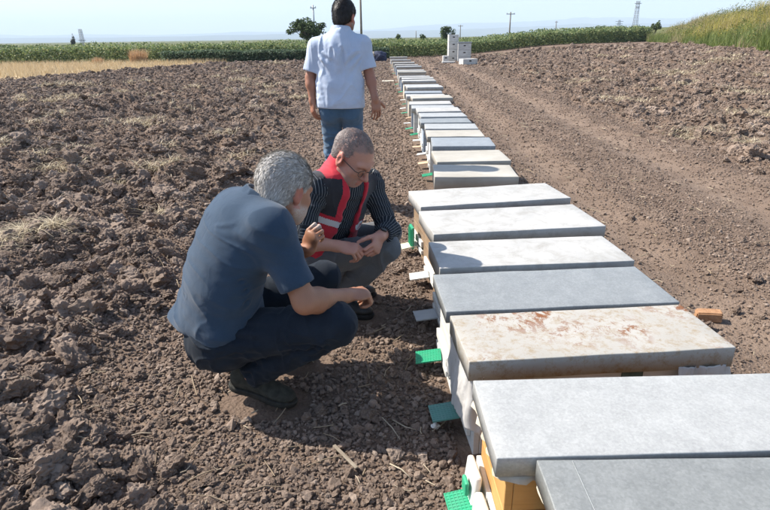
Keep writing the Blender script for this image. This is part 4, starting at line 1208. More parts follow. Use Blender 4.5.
def fabric(name, c1, c2, weave=900, rough=0.9, bump=0.25, wear=None, sheen=0.2):
    t = NT(name, rough, 0.15); col = t.ramp(t.noise(7, 5, 0.6), [(0.3, c1), (0.7, c2)])
    if wear: col = t.mix(t.ramp(t.noise(5, 6, 0.65), [(0.5, 0.0), (0.75, 0.7)]), col, wear)
    fl = t.noise(weave, 2, 0.5); col = t.mix(t.ramp(fl, [(0.4, 0.0), (0.7, 0.25)]), col, tuple(min(1, a*1.5+0.01) for a in c2))
    t.color(col); t.b.inputs['Sheen Weight'].default_value = sheen; t.b.inputs['Sheen Roughness'].default_value = 0.6
    t.bump(t.noise(14, 4, 0.55, dist=0.9), 0.22, 0.012); t.bump(fl, bump, 0.0008)
    return t.m

def shoe(name, heel, toe, parent, mat, solem, up=(0, 0, 1), sc=1.0, laces=None):
    heel, toe, up = V3(*heel), V3(*toe), unit(V3(*up)); d = unit(toe-heel); Lf = np.linalg.norm(toe-heel)
    s_ = unit(np.cross(d, up)); u = np.cross(s_, d); R = np.stack([d, s_, u])
    at = lambda a, b, c_: heel + d*a*Lf + s_*b + u*c_
    F_ = Field(np.minimum(heel, toe)-0.12, np.maximum(heel, toe)+0.16, 0.004)
    F_.ell(at(0.16, 0, 0.045), (0.045, 0.036, 0.045), R, 0.02); F_.ell(at(0.45, 0, 0.040), (0.085, 0.038, 0.040), R, 0.03)
    F_.ell(at(0.76, 0.003, 0.032), (0.070, 0.046, 0.030), R, 0.03); F_.ell(at(0.34, 0, 0.070), (0.055, 0.034, 0.035), R, 0.025)
    F_.cone(at(0.18, 0, 0.06), at(0.20, 0, 0.105), 0.040, 0.040, 0.02)
    bot = at(0, 0, 0.012); F_.plane(bot, -u)
    F_.ell(at(0.20, 0, 0.128), (0.034, 0.032, 0.030), R, 0.008, 's')
    P, Q = F_.mesh(2); o = part(name, P, Q, mat, parent)
    S = Field(np.minimum(heel, toe)-0.1, np.maximum(heel, toe)+0.1, 0.004)
    S.ell(at(0.17, 0, 0.012), (0.052, 0.042, 0.05), R, 0.02); S.ell(at(0.47, 0, 0.012), (0.095, 0.041, 0.05), R, 0.03); S.ell(at(0.76, 0.003, 0.012), (0.078, 0.051, 0.05), R, 0.03)
    S.plane(at(0, 0, 0.020), u); S.plane(at(0, 0, -0.006), -u)
    P, Q = S.mesh(1); so = part('sole', P, Q, solem, parent)
    so.parent = o
    if laces is not None:
        m = MB()
        for i in range(4):
            t = 0.40 + 0.07*i; a, b = at(t, -0.026, 0.070-0.010*i), at(t+0.02, 0.026, 0.070-0.010*i); mid = at(t+0.01, 0, 0.084-0.010*i)
            m.tube([Vector(a-np.array(parent.location)), Vector(mid-np.array(parent.location)), Vector(b-np.array(parent.location))], 0.003, 6)
        m.build('laces', laces, o, smooth=True)
    return o

def bounds(pts, m):
    p = np.array(pts); return p.min(0)-m, p.max(0)+m

# ---- the crouching man in the blue polo shirt
def man_blue():
    root = empty('person', (-0.55, 1.98, 0.0))
    tag(root, 'grey haired person in navy polo shirt and dark jeans squatting with back to us', 'person', 'people in the field')
    rsh, lsh = V3(-0.400, 1.865, 0.785), V3(-0.575, 2.140, 0.775)
    rel, rwr = V3(-0.287, 1.80, 0.527), V3(-0.152, 1.968, 0.470)
    lel, lwr = V3(-0.45, 2.265, 0.51), V3(-0.318, 2.150, 0.595)
    rhip, lhip = V3(-0.640, 1.915, 0.325), V3(-0.665, 2.095, 0.335)
    rkn, lkn = V3(-0.188, 1.855, 0.408), V3(-0.275, 2.27, 0.415)
    ran, lan = V3(-0.545, 1.955, 0.135), V3(-0.53, 2.215, 0.125)
    hm = (rhip+lhip)/2; sm = (rsh+lsh)/2; up = unit(sm-hm); R = frame(up, rsh-lsh); fw = R[1]
    neck = V3(-0.455, 2.012, 0.820)
    hc = V3(-0.368, 2.035, 0.880)
    ha = math.radians(49); hf = V3(math.cos(ha)*math.cos(-0.38), math.sin(ha)*math.cos(0.38), math.sin(-0.38))
    hr = unit(np.cross(hf, V3(0, 0, 1))); hu = np.cross(hr, hf); RH = np.stack([hr, hf, hu])
    at = lambda x, y, z: hm + R.T @ V3(x, y, z)
    T = np.linalg.norm(sm-hm)
    # body: head, neck, trunk, arms and hands as one skin
    lo, hi = bounds([rsh, lsh, rel, rwr, lwr, rhip, lhip, rkn, lkn, hc, ran, lan, V3(-0.05, 2.05, .5)], 0.16)
    lo[2] = 0.05
    B = Field(lo, hi, 0.0033)
    B.ell(at(0, -0.03, T*0.78), (0.165, 0.110, 0.15), R, 0.05); B.ell(at(0, -0.035, T*0.40), (0.155, 0.115, 0.16), R, 0.05); B.ell(at(0, 0.0, 0.03), (0.150, 0.105, 0.11), R, 0.05)
    B.cone(rsh, lsh, 0.055, 0.055, 0.05)
    for h_, k_, a_ in ((rhip, rkn, ran), (lhip, lkn, lan)):
        B.cone(h_, k_, 0.080, 0.055, 0.04); B.cone(k_, a_, 0.055, 0.040, 0.02)
    for s_, e, w in ((rsh, rel, rwr), (lsh, lel, lwr)):
        B.cone(s_, e, 0.052, 0.041, 0.03); m = e*0.72+w*0.28
        B.cone(e, m, 0.040, 0.043, 0.03); B.cone(m, w, 0.043, 0.027, 0.03)
        B.cone(e*0.1+w*0.9, w + unit(w-e)*0.02, 0.027, 0.026, 0.02, flat=(V3(0, 0, 1), 0.85))
    head(B, hc, RH, neck, 1.02, 1.06, 0.062)
    d = unit(V3(0.80, 0.56, -0.14)); hand(B, rwr, d, V3(0.0, 0.25, -1.0), V3(-0.45, 0.85, 0.15), [(0.75, 1.25, 0.6), (0.85, 1.35, 0.7), (0.95, 1.4, 0.7), (1.05, 1.4, 0.7)], (0.35, 0.9, 0.15), 1.04, 0.07, 0.12)
    d = unit(V3(0.35, -0.28, 0.85)); hand(B, lwr, d, V3(0.60, 0.70, 0.10), V3(-0.45, 0.6, 0.4), [(1.0, 1.5, 0.8), (1.1, 1.5, 0.8), (1.2, 1.5, 0.8), (1.2, 1.5, 0.8)], (0.35, 0.8, 0.6), 0.92, 0.05, 0.55)
    P, Q = B.mesh(1); o = part('body', P, Q, skin_mat('skin_tan', (0.34, 0.168, 0.100), (0.35, 0.138, 0.088), (0.44, 0.40, 0.37)), root); tone(o, P, hc, RH)
    hair('hair', hc, RH, root, hair_mat('hair_grey', [(0.30, 0.28, 0.255), (0.36, 0.34, 0.31), (0.50, 0.48, 0.45), (0.66, 0.64, 0.61)]), 1.02, 0.004, 0.010, strands=9000, slen=0.024, width=0.0012, seed=3, nap=-0.092, p0=(0, 0.082, 0.060))
    # polo shirt
    S = Field(bounds([at(0, 0, -.1), rsh, lsh, rel, lel, hc], 0.26)[0], bounds([at(0, 0, -.1), rsh, lsh, rel, lel, neck], 0.24)[1], 0.005)
    S.ell(at(0, -0.045, T*0.80), (0.190, 0.128, 0.165), R, 0.06); S.ell(at(0, -0.055, T*0.45), (0.190, 0.138, 0.18), R, 0.08); S.ell(at(0.0, -0.020, 0.08), (0.190, 0.146, 0.15), R, 0.06)
    S.cone(at(0.0, -0.10, 0.06), at(0.0, -0.148, -0.05), 0.10, 0.085, 0.08, flat=(R[1], 0.55))
    S.cone(at(-0.09, -0.09, 0.05), at(-0.10, -0.148, -0.055), 0.085, 0.075, 0.06, flat=(R[1], 0.6)); S.cone(at(0.10, -0.07, 0.05), at(0.115, -0.095, -0.03), 0.085, 0.07, 0.06, flat=(R[1], 0.6))
    S.cone(rsh, lsh, 0.062, 0.062, 0.09); S.cone(sm, neck, 0.095, 0.075, 0.08)
    for s_, e in ((rsh, rel), (lsh, lel)):
        S.cone(s_, s_*0.22+e*0.78, 0.060, 0.065, 0.08)
    for s_, e in ((rsh, rel), (lsh, lel)):
        ax = unit(e-s_); hem = s_+ax*np.linalg.norm(e-s_)*0.79
        S.cone(hem-ax*0.020, hem+ax*0.07, 0.056, 0.056, 0.002, 's')
        # square off the sleeve beyond its hem
        sl, X, Y, Z = S.sub(hem-0.085, hem+0.085); dd = (X-hem[0])*ax[0]+(Y-hem[1])*ax[1]+(Z-hem[2])*ax[2]
        rr = np.sqrt((X-hem[0])**2+(Y-hem[1])**2+(Z-hem[2])**2)
        S.D[sl] = np.where(rr < 0.082, np.maximum(S.D[sl], dd), S.D[sl])
    nd = unit(neck-sm*0.4-hc*0.0-neck*0.6+up*0.1); nd = unit(hc-neck+V3(-.03, 0, .05))
    hn = unit(up + 0.12*fw - 0.26*R[0]); hp = at(0, -0.02, -0.040)
    S.plane(hp, -hn)
    S.cone(neck+nd*0.022, neck+nd*0.15, 0.062, 0.085, 0.006, 's')
    P, Q = S.mesh(5)
    loc = (P-hm) @ R.T
    msk = 0.5 + 0.9*sstep(0.20, 0.02, loc[:, 2]) + 0.6*np.exp(-((P-rsh)**2).sum(1)/0.012)
    msk = msk*sstep(0.0, 0.05, ((P-hp) @ hn))
    P = folds(P, Q, 0.0075, 6.0, 5, msk, (0.8, 0.8, 1.9), R)
    A_ = lambda *q: at(q[0], q[1], T*q[2])
    P = crease(P, Q, [(A_(0.20, -0.02, 0.60), A_(0.10, -0.17, 0.38)), (A_(0.20, -0.05, 0.66), A_(0.07, -0.17, 0.58)), (A_(0.20, 0.0, 0.52), A_(0.14, -0.14, 0.22)),
                      (A_(0.19, 0.02, 0.30), A_(0.02, -0.19, 0.18)), (A_(0.19, 0.0, 0.18), A_(0.00, -0.19, 0.06)), (A_(0.18, -0.04, 0.08), A_(0.05, -0.19, -0.02)), (A_(-0.05, -0.19, 0.20), A_(-0.17, -0.12, 0.30)),
                      (A_(0.02, -0.18, 0.30), A_(-0.14, -0.16, 0.36)), (A_(0.06, -0.15, 0.92), A_(0.14, -0.10, 1.02)), (A_(-0.02, -0.15, 0.95), A_(-0.12, -0.13, 0.86)),
                      (rsh*0.6+rel*0.4+V3(-0.05, 0, -0.03), rsh*0.35+rel*0.65+V3(0.05, -0.05, 0)), (rsh*0.75+rel*0.25+V3(-0.05, -0.02, -0.04), rsh*0.6+rel*0.4+V3(0.05, -0.04, 0.02))], 0.0065, 0.0085)
    shirt_m = fabric('navy_polo', (0.017, 0.038, 0.068), (0.025, 0.050, 0.085), 700, 0.9, 0.3, (0.031, 0.058, 0.094), 0.15)
    sh = part('polo_shirt', P, Q, shirt_m, root)
    # folded collar
    K = Field(neck-0.16, neck+0.16, 0.004)
    side = R[0]; tilt = unit(nd*0.9 + up*0.1)
    K.cone(neck-tilt*0.004, neck+tilt*0.050, 0.106, 0.084, 0.01); K.cone(neck-tilt*0.05, neck+tilt*0.10, 0.074, 0.073, 0.003, 's')
    K.plane(neck-tilt*0.012, -tilt); K.plane(neck+tilt*0.054, tilt)
    K.ell(neck+fw*0.09+tilt*0.0, (0.03, 0.05, 0.08), R, 0.004, 's')
    P, Q = K.mesh(2); P = folds(P, Q, 0.002, 20, 8); c_ = part('collar', P, Q, shirt_m, root); c_.parent = sh
    # jeans
    J = Field(bounds([rhip, lhip, rkn, lkn, ran, lan], 0.2)[0], bounds([rhip, lhip, rkn, lkn, ran, lan], 0.2)[1], 0.005)
    J.ell(at(0, -0.005, 0.03), (0.172, 0.130, 0.125), R, 0.05)
    J.ell(rhip+V3(-0.015, -0.005, -0.03), (0.11, 0.090, 0.100), None, 0.05); J.ell(lhip+V3(-0.015, 0.0, -0.03), (0.11, 0.090, 0.100), None, 0.05)
    for h_, k_, a_ in ((rhip, rkn, ran), (lhip, lkn, lan)):
        J.cone(h_, k_, 0.100, 0.070, 0.05); J.ell(k_+unit(k_-h_)*0.012, (0.066, 0.066, 0.068), None, 0.03)
        c = k_*0.62+a_*0.38; J.cone(k_, c, 0.066, 0.068, 0.012); J.cone(c, a_+unit(a_-k_)*0.015, 0.068, 0.056, 0.02)
        ax = unit(a_-k_); e = a_+ax*0.018
        J.cone(e+ax*0.03, e+ax*0.09, 0.075, 0.075, 0.0, 's')
    J.plane(at(0, 0, 0.13), up, at(0, -0.06, 0.17), 0.16)
    P, Q = J.mesh(2)
    km = 0.35 + 1.0*np.exp(-((P-rkn*0.8-ran*0.2)**2).sum(1)/0.02) + 1.0*np.exp(-((P-rhip)**2).sum(1)/0.03) + 0.9*np.exp(-((P-ran)**2).sum(1)/0.012)
    P = folds(P, Q, 0.0085, 8.5, 15, km, (1.8, 1.0, 0.9))
    B_ = lambda t, q: rhip + (rkn-rhip)*t + V3(*q)
    C_ = lambda t, q: rkn + (ran-rkn)*t + V3(*q)
    P = crease(P, Q, [(B_(0.05, (0, -0.09, 0.05)), B_(0.42, (0, -0.10, 0.01))), (B_(0.0, (0.02, -0.09, 0.0)), B_(0.40, (0, -0.09, -0.05))), (B_(0.12, (0.0, -0.06, 0.08)), B_(0.5, (0, -0.08, 0.05))), (B_(0.95, (0, -0.06, -0.05)), B_(0.55, (0, -0.09, -0.02))),
                      (B_(0.85, (0, -0.05, -0.06)), B_(0.5, (0, -0.08, -0.06))), (C_(0.15, (0, -0.07, 0.0)), C_(0.5, (0.03, -0.07, 0))), (C_(0.95, (-0.04, -0.05, 0.02)), C_(0.75, (0.06, -0.06, 0))), (C_(0.85, (-0.05, -0.05, 0.04)), C_(0.62, (0.06, -0.06, 0.0)))], 0.008, 0.010)
    jm = fabric('dark_denim', (0.006, 0.010, 0.017), (0.011, 0.018, 0.028), 500, 0.85, 0.3, (0.020, 0.030, 0.042), 0.05)
    jo = part('jeans', P, Q, jm, root)
    sm_ = simple('shoe_suede', (0.030, 0.030, 0.024), (0.060, 0.058, 0.046), 40, 0.9, 0.15, 0.4, 0.002); so = simple('shoe_sole', (0.018, 0.018, 0.015), (0.04, 0.038, 0.03), 40, 0.8, 0.3, 0.3, 0.002)
    lc = simple('shoe_laces', (0.05, 0.05, 0.04), (0.09, 0.085, 0.07), 60, 0.9, 0.1)
    shoe('shoe', (-0.655, 1.985, 0.062), (-0.375, 1.915, 0.010), root, sm_, so, (0.18, 0, 1), laces=lc); shoe('shoe', (-0.63, 2.235, 0.055), (-0.355, 2.265, 0.006), root, sm_, so, (0.18, 0, 1), laces=lc)
    return root

# ---- the crouching man with glasses and the red vest
def man_vest():
    root = empty('person', (-0.28, 2.7, 0.0))
    tag(root, 'person with glasses in a red and black vest squatting and looking at his hands', 'person', 'people in the field')
    rsh, lsh = V3(-0.320, 2.570, 0.748), V3(-0.073, 2.780, 0.720)
    rel, rwr = V3(-0.395, 2.425, 0.535), V3(-0.222, 2.458, 0.494)
    lel, lwr = V3(0.020, 2.720, 0.480), V3(-0.020, 2.560, 0.505)
    rhip, lhip = V3(-0.385, 2.660, 0.345), V3(-0.345, 2.850, 0.345)
    rkn, lkn = V3(0.000, 2.640, 0.412), V3(0.012, 2.890, 0.410)
    ran, lan = V3(-0.240, 2.700, 0.125), V3(-0.230, 2.930, 0.125)
    hm = (rhip+lhip)/2; sm = (rsh+lsh)/2; up = unit(sm-hm); R = frame(up, rsh-lsh); fw = R[1]; T = np.linalg.norm(sm-hm)
    neck = V3(-0.197, 2.680, 0.794); hc = V3(-0.146, 2.635, 0.878)
    ha = math.radians(-38); pt = -0.60; hf = V3(math.cos(ha)*math.cos(pt), math.sin(ha)*math.cos(pt), math.sin(pt))
    hr = unit(np.cross(hf, V3(0, 0, 1))); hu = np.cross(hr, hf); RH = np.stack([hr, hf, hu])
    RH = RH @ rotm(hf, math.radians(-4)).T
    at = lambda x, y, z: hm + R.T @ V3(x, y, z)
    lo, hi = bounds([rsh, lsh, rel, rwr, lwr, rhip, lhip, rkn, lkn, hc, ran, lan], 0.16); lo[2] = 0.05
    B = Field(lo, hi, 0.0033)
    B.ell(at(0, -0.02, T*0.78), (0.155, 0.100, 0.15), R, 0.05); B.ell(at(0, -0.02, T*0.40), (0.150, 0.110, 0.15), R, 0.05); B.ell(at(0, 0.0, 0.03), (0.148, 0.105, 0.11), R, 0.05)
    B.cone(rsh, lsh, 0.052, 0.052, 0.05)
    for h_, k_, a_ in ((rhip, rkn, ran), (lhip, lkn, lan)):
        B.cone(h_, k_, 0.072, 0.052, 0.04); B.cone(k_, a_, 0.052, 0.038, 0.02)
    for s_, e, w in ((rsh, rel, rwr), (lsh, lel, lwr)):
        B.cone(s_, e, 0.048, 0.038, 0.03); m = e*0.7+w*0.3
        B.cone(e, m, 0.038, 0.039, 0.03); B.cone(m, w, 0.039, 0.025, 0.03); B.cone(w, w+unit(w-e)*0.02, 0.025, 0.025, 0.02)
    head(B, hc, RH, neck, 1.05, 1.0, 0.058)
    # hands meeting in front of the knee, picking at something small
    d = unit(V3(0.93, -0.10, -0.16)); hand(B, rwr, d, V3(0.10, 0.35, -0.85), V3(0.15, 0.80, 0.50), [(0.75, 0.95, 0.5), (0.9, 1.0, 0.5), (1.0, 1.0, 0.5), (1.1, 1.0, 0.5)], (0.4, 0.85, 0.55), 0.98, 0.04, 0.25)
    d = unit(V3(-0.30, -0.75, -0.42)); hand(B, lwr, d, V3(-0.85, 0.15, -0.30), V3(-0.35, -0.05, 0.85), [(0.65, 0.9, 0.5), (0.8, 1.0, 0.5), (0.9, 1.1, 0.6), (1.0, 1.1, 0.6)], (0.5, 0.8, 0.5), 0.98, 0.04, 0.25)
    P, Q = B.mesh(1); o = part('body', P, Q, skin_mat('skin_fair', (0.45, 0.225, 0.158), (0.46, 0.165, 0.12), (0.32, 0.20, 0.165)), root); tone(o, P, hc, RH, True, 0.85)
    hair('hair', hc, RH, root, hair_mat('hair_cropped', [(0.14, 0.11, 0.10), (0.22, 0.18, 0.165), (0.34, 0.30, 0.28)]), 1.05, 0.004, 0.0010, strands=11000, slen=0.009, width=0.0008, cap=False, seed=5, rec=0.95, p0=(0, 0.066, 0.070), n0=(0, -0.70, 0.71), nap=-0.080, lift=0.8)
    # glasses
    m = MB(); H = lambda x, y, z: Vector(hc + RH.T @ (V3(x, y, z)*1.05) - np.array(root.location))
    frame_m = simple('glasses_frame', (0.012, 0.012, 0.012), (0.03, 0.028, 0.026), 60, 0.3, 0.5)
    g = empty('glasses', root.location); tag(g, 'thin dark framed glasses worn by the person in the red vest', 'glasses')
    for sx in (-1, 1):
        ring = [H(sx*0.034 + 0.024*math.cos(t)*(1.0), 0.104 - 0.006*abs(math.cos(t)), -0.006 + 0.0165*math.sin(t)*(1.0 if math.sin(t) > 0 else 1.15)) for t in np.linspace(0, 2*math.pi, 25)]
        MB().tube(ring, 0.0014, 6, False).build('rim', frame_m, g, smooth=True)
        MB().tube([H(sx*0.058, 0.098, -0.002), H(sx*0.072, 0.085, 0.0), H(sx*0.080, 0.02, 0.004), H(sx*0.084, -0.004, 0.008), H(sx*0.083, -0.022, -0.012)], [0.0021]*5, 6).build('temple', frame_m, g, smooth=True)
        t = NT('lens_glass', 0.05, 0.5); t.color((0.75, 0.78, 0.76)); t.b.inputs['Transmission Weight'].default_value = 1.0; t.b.inputs['IOR'].default_value = 1.05
        l = MB(); l.add([H(sx*0.034, 0.106, -0.006)] + ring[:-1], [(0, i+1, (i+1) % 24 + 1) for i in range(24)]); l.build('lens', t.m, g, smooth=True)
    MB().tube([H(-0.010, 0.106, 0.0), H(0, 0.112, 0.004), H(0.010, 0.106, 0.0)], 0.0016, 6).build('bridge', frame_m, g, smooth=True)
    # striped shirt
    arms = ((rsh, rel, rwr), (lsh, lel, lwr))
    S = Field(bounds([at(0, 0, 0), rsh, lsh, rel, lel, neck], 0.2)[0], bounds([at(0, 0, 0), rsh, lsh, rel, lel, neck], 0.2)[1], 0.005)
    S.ell(at(0, -0.025, T*0.80), (0.170, 0.114, 0.16), R, 0.06); S.ell(at(0, -0.025, T*0.45), (0.168, 0.124, 0.17), R, 0.08); S.ell(at(0, -0.005, 0.05), (0.170, 0.130, 0.12), R, 0.06)
    S.cone(rsh, lsh, 0.056, 0.056, 0.06); S.cone(sm, neck-V3(0, 0, .01), 0.085, 0.066, 0.05)
    fr = {0: 0.30, 1: 0.92}
    for i, (s_, e, w) in enumerate(arms):
        S.cone(s_, e, 0.050, 0.053, 0.05); S.cone(e, e+(w-e)*fr[i], 0.054, 0.044, 0.02)
        ax = unit(w-e); hem = e+(w-e)*fr[i]; S.cone(hem+ax*0.02, hem+ax*0.09, 0.062, 0.062, 0.0, 's')
    nd = unit(hc-neck+V3(-.02, .02, .05)); S.cone(neck+nd*0.03, neck+nd*0.15, 0.055, 0.08, 0.006, 's'); S.plane(at(0, 0, -0.03), -up)
    P, Q = S.mesh(4); P = folds(P, Q, 0.0050, 12.0, 25, None, (1.0, 1.0, 1.6), R)
    loc = (P-hm) @ R.T; scoord = loc[:, 0].copy()
    for i, (s_, e, w) in enumerate(arms):
        for a, b in ((s_, e), (e, w)):
            ax = unit(b-a); u = (P-a)@ax; L_ = np.linalg.norm(b-a); rad = P-a-np.outer(u, ax); rr = np.linalg.norm(rad, axis=1)
            sel = (u > (0.05 if a is s_ else -0.01)) & (u < L_+0.03) & (rr < 0.085)
            e1 = unit(np.cross(ax, V3(0.3, 0.2, 1))); e2 = np.cross(ax, e1)
            scoord[sel] = (np.arctan2(rad@e2, rad@e1)*0.058)[sel]
    t = NT('striped_shirt', 0.85, 0.15); at_ = t.n.new('ShaderNodeAttribute'); at_.attribute_name = 'stripe'
    wv = t.math('SINE', t.math('MULTIPLY', at_.outputs['Fac'], 2*math.pi/0.0135))
    t.color(t.mix(t.ramp(wv, [(0.78, 0.0), (0.93, 1.0)]), (0.018, 0.022, 0.028), (0.17, 0.18, 0.19)))
    t.bump(t.noise(30, 4, 0.55, dist=0.7), 0.3, 0.01)
    sh = part('striped_shirt', P, Q, t.m, root)
    a = sh.data.attributes.new('stripe', 'FLOAT', 'POINT'); a.data.foreach_set('value', scoord.astype(np.float32))
    # shirt collar
    K = Field(neck-0.15, neck+0.15, 0.004); tl = nd
    K.cone(neck-tl*0.012, neck+tl*0.036, 0.082, 0.066, 0.01); K.cone(neck-tl*0.06, neck+tl*0.1, 0.061, 0.058, 0.003, 's'); K.plane(neck-tl*0.024, -tl); K.plane(neck+tl*0.038, tl)
    K.ell(neck+fw*0.085, (0.022, 0.05, 0.09), R, 0.004, 's')
    Pk, Qk = K.mesh(2); ck = part('shirt_collar', Pk, Qk, t.m, root); ck.parent = sh
    a = ck.data.attributes.new('stripe', 'FLOAT', 'POINT'); a.data.foreach_set('value', (((Pk-hm) @ R.T)[:, 0]).astype(np.float32))
    # vest: open at the front, black yoke, red panels, reflective band, tall red collar
    W = Field(bounds([at(0, 0, 0), rsh, lsh, neck], 0.2)[0], bounds([at(0, 0, 0), rsh, lsh, neck], 0.22)[1], 0.0045)
    W.ell(at(0, -0.025, T*0.80), (0.192, 0.136, 0.17), R, 0.06); W.ell(at(0, -0.025, T*0.45), (0.194, 0.150, 0.18), R, 0.08); W.ell(at(0, -0.005, 0.05), (0.196, 0.155, 0.14), R, 0.06)
    W.cone(rsh*0.96+lsh*0.04, lsh*0.96+rsh*0.04, 0.071, 0.071, 0.05); W.cone(sm, neck, 0.105, 0.088, 0.05)
    W.cone(neck, neck+nd*0.055, 0.086, 0.080, 0.02)
    for s_, e, w in arms:
        o_ = unit((s_-sm)); W.cone(s_+o_*0.055-up*0.035, s_+unit(e-s_)*0.17+o_*0.055, 0.064, 0.080, 0.01, 's')
        W.ell(s_+o_*0.125, (0.080, 0.080, 0.10), None, 0.01, 's')
    # hollow it out so it is a jacket, then open the front
    W.ell(at(0, -0.025, T*0.80), (0.176, 0.119, 0.168), R, 0.03, 's'); W.ell(at(0, -0.025, T*0.45), (0.174, 0.129, 0.178), R, 0.03, 's'); W.ell(at(0, -0.005, 0.03), (0.178, 0.138, 0.17), R, 0.03, 's')
    W.cone(neck-nd*0.02, neck+nd*0.12, 0.071, 0.068, 0.01, 's')
    W.ell(neck+nd*0.04+fw*0.09, (0.050, 0.075, 0.07), R, 0.01, 's')
    for zz, wd in ((0.02, 0.075), (0.10, 0.066), (0.18, 0.058), (0.26, 0.050), (0.33, 0.046), (0.40, 0.046), (0.46, 0.048), (0.52, 0.050), (0.58, 0.05)):
        W.cone(at(-0.012, 0.04, zz), at(-0.012, 0.30, zz+0.03), wd, wd, 0.02, 's', flat=None)
    W.plane(at(0, 0, 0.03), -up)
    P, Q = W.mesh(2); loc = (P-hm) @ R.T
    P = folds(P, Q, 0.0045, 9.0, 35, 0.5+sstep(0.25, 0.05, loc[:, 2]), (1, 1, 1.4), R)
    red = fabric('vest_red', (0.42, 0.012, 0.028), (0.52, 0.022, 0.040), 600, 0.7, 0.2); blk = fabric('vest_black', (0.010, 0.010, 0.013), (0.02, 0.02, 0.025), 600, 0.7, 0.2)
    fc = loc[Q].mean(1); nz = (P[Q].mean(1)-neck) @ nd
    seam = T*0.70 + 0.10*np.abs(fc[:, 0])*0 + 0.02*np.sin(fc[:, 0]*9)
    mid = np.where((fc[:, 2] > seam) & (nz < 0.012) & (np.abs(fc[:, 0]) > 0.078), 1, 0)
    mid = np.where((np.abs(fc[:, 0]) > 0.150) & (fc[:, 1] < 0.05), 1, mid)
    mid = np.where((fc[:, 1] < -0.10) & (fc[:, 2] > seam-0.02) & (nz < 0.0), 1, mid)
    vo = part('vest', P, Q, None, root, [red, blk], mid)
    refl = NT('reflective_tape', 0.35, 0.6); refl.color((0.55, 0.56, 0.57)); refl.bump(refl.noise(220, 2), 0.2, 0.001)
    N = vnormals(P, Q)[Q].mean(1); outw = ((P[Q].mean(1)-at(0, -0.02, T*0.6)) * N).sum(1) > 0.01
    st = peel('reflective_band', P, Q, outw & (fc[:, 2] > seam-0.048) & (fc[:, 2] < seam-0.016) & (fc[:, 0] > -0.02), 0.0025, refl.m, root); st.parent = vo
    # round badge on his left breast
    cb = (fc[:, 0]+0.098)**2 + (fc[:, 2]-T*0.60)**2
    bd = peel('badge', P, Q, outw & (cb < 0.027**2) & (fc[:, 1] > 0.02), 0.0032, fabric('badge_white', (0.72, 0.70, 0.70), (0.80, 0.78, 0.78)), root); bd.parent = vo
    cr_ = ((fc[:, 0]+0.096)**2 + (fc[:, 2]-T*0.60)**2 < 0.016**2) & ~((fc[:, 0]+0.091)**2 + (fc[:, 2]-T*0.60)**2 < 0.0125**2)
    if (outw & cr_ & (fc[:, 1] > 0.02)).any():
        cm = peel('badge_crescent', P, Q, outw & cr_ & (fc[:, 1] > 0.02), 0.0048, red, root); cm.parent = bd
    # trousers
    J = Field(bounds([rhip, lhip, rkn, lkn, ran, lan], 0.2)[0], bounds([rhip, lhip, rkn, lkn, ran, lan], 0.2)[1], 0.005)
    J.ell(at(0, -0.01, 0.03), (0.172, 0.132, 0.12), R, 0.05)
    for h_, k_, a_ in ((rhip, rkn, ran), (lhip, lkn, lan)):
        J.ell(h_+V3(-0.04, 0, -0.03), (0.11, 0.09, 0.10), None, 0.05)
        J.cone(h_, k_, 0.092, 0.068, 0.05); J.ell(k_+unit(k_-h_)*0.010, (0.064, 0.064, 0.066), None, 0.03)
        c = k_*0.62+a_*0.38; J.cone(k_, c, 0.064, 0.066, 0.012); J.cone(c, a_+unit(a_-k_)*0.02, 0.066, 0.058, 0.02)
        ax = unit(a_-k_); J.cone(a_+ax*0.055, a_+ax*0.11, 0.075, 0.075, 0.0, 's')
    J.plane(at(0, 0, 0.12), up, at(0, -0.06, 0.16), 0.155)
    P, Q = J.mesh(2); km = 0.45 + 1.0*np.exp(-((P-rkn*0.8-ran*0.2)**2).sum(1)/0.02) + 0.8*np.exp(-((P-rhip)**2).sum(1)/0.03)
    P = folds(P, Q, 0.0060, 10.0, 45, km, (1.8, 1.0, 0.9))
    part('trousers', P, Q, fabric('grey_trousers', (0.070, 0.072, 0.075), (0.11, 0.112, 0.116), 500, 0.85, 0.25), root)
    bl = simple('shoe_black', (0.012, 0.012, 0.012), (0.03, 0.028, 0.026), 30, 0.5, 0.4, 0.2, 0.001); so = simple('sole_black', (0.012, 0.012, 0.012), (0.03, 0.03, 0.028), 30, 0.8, 0.2)
    shoe('shoe', (-0.345, 2.715, 0.045), (-0.075, 2.685, 0.006), root, bl, so, (0.15, 0, 1)); shoe('shoe', (-0.335, 2.935, 0.045), (-0.065, 2.945, 0.006), root, bl, so, (0.15, 0, 1))
    # watch on the left wrist
    ax = unit(lwr-lel); c = lwr - ax*0.006 - np.array(root.location); m = MB()
    m.tube([Vector(c-ax*0.009), Vector(c+ax*0.009)], 0.0295, 20, False)
    wt = m.build('strap', blk, None, smooth=True); wroot = empty('wrist_watch', root.location); tag(wroot, 'dark wrist watch on the left wrist of the person in the red vest', 'watch'); wt.parent = wroot
    up_ = unit(V3(0.4, -0.2, 1)-ax*(V3(0.4, -0.2, 1)@ax)); q = c+up_*0.030
    MB().tube([Vector(q), Vector(q+up_*0.008)], 0.016, 18).build('case', frame_m, wroot)
    return root

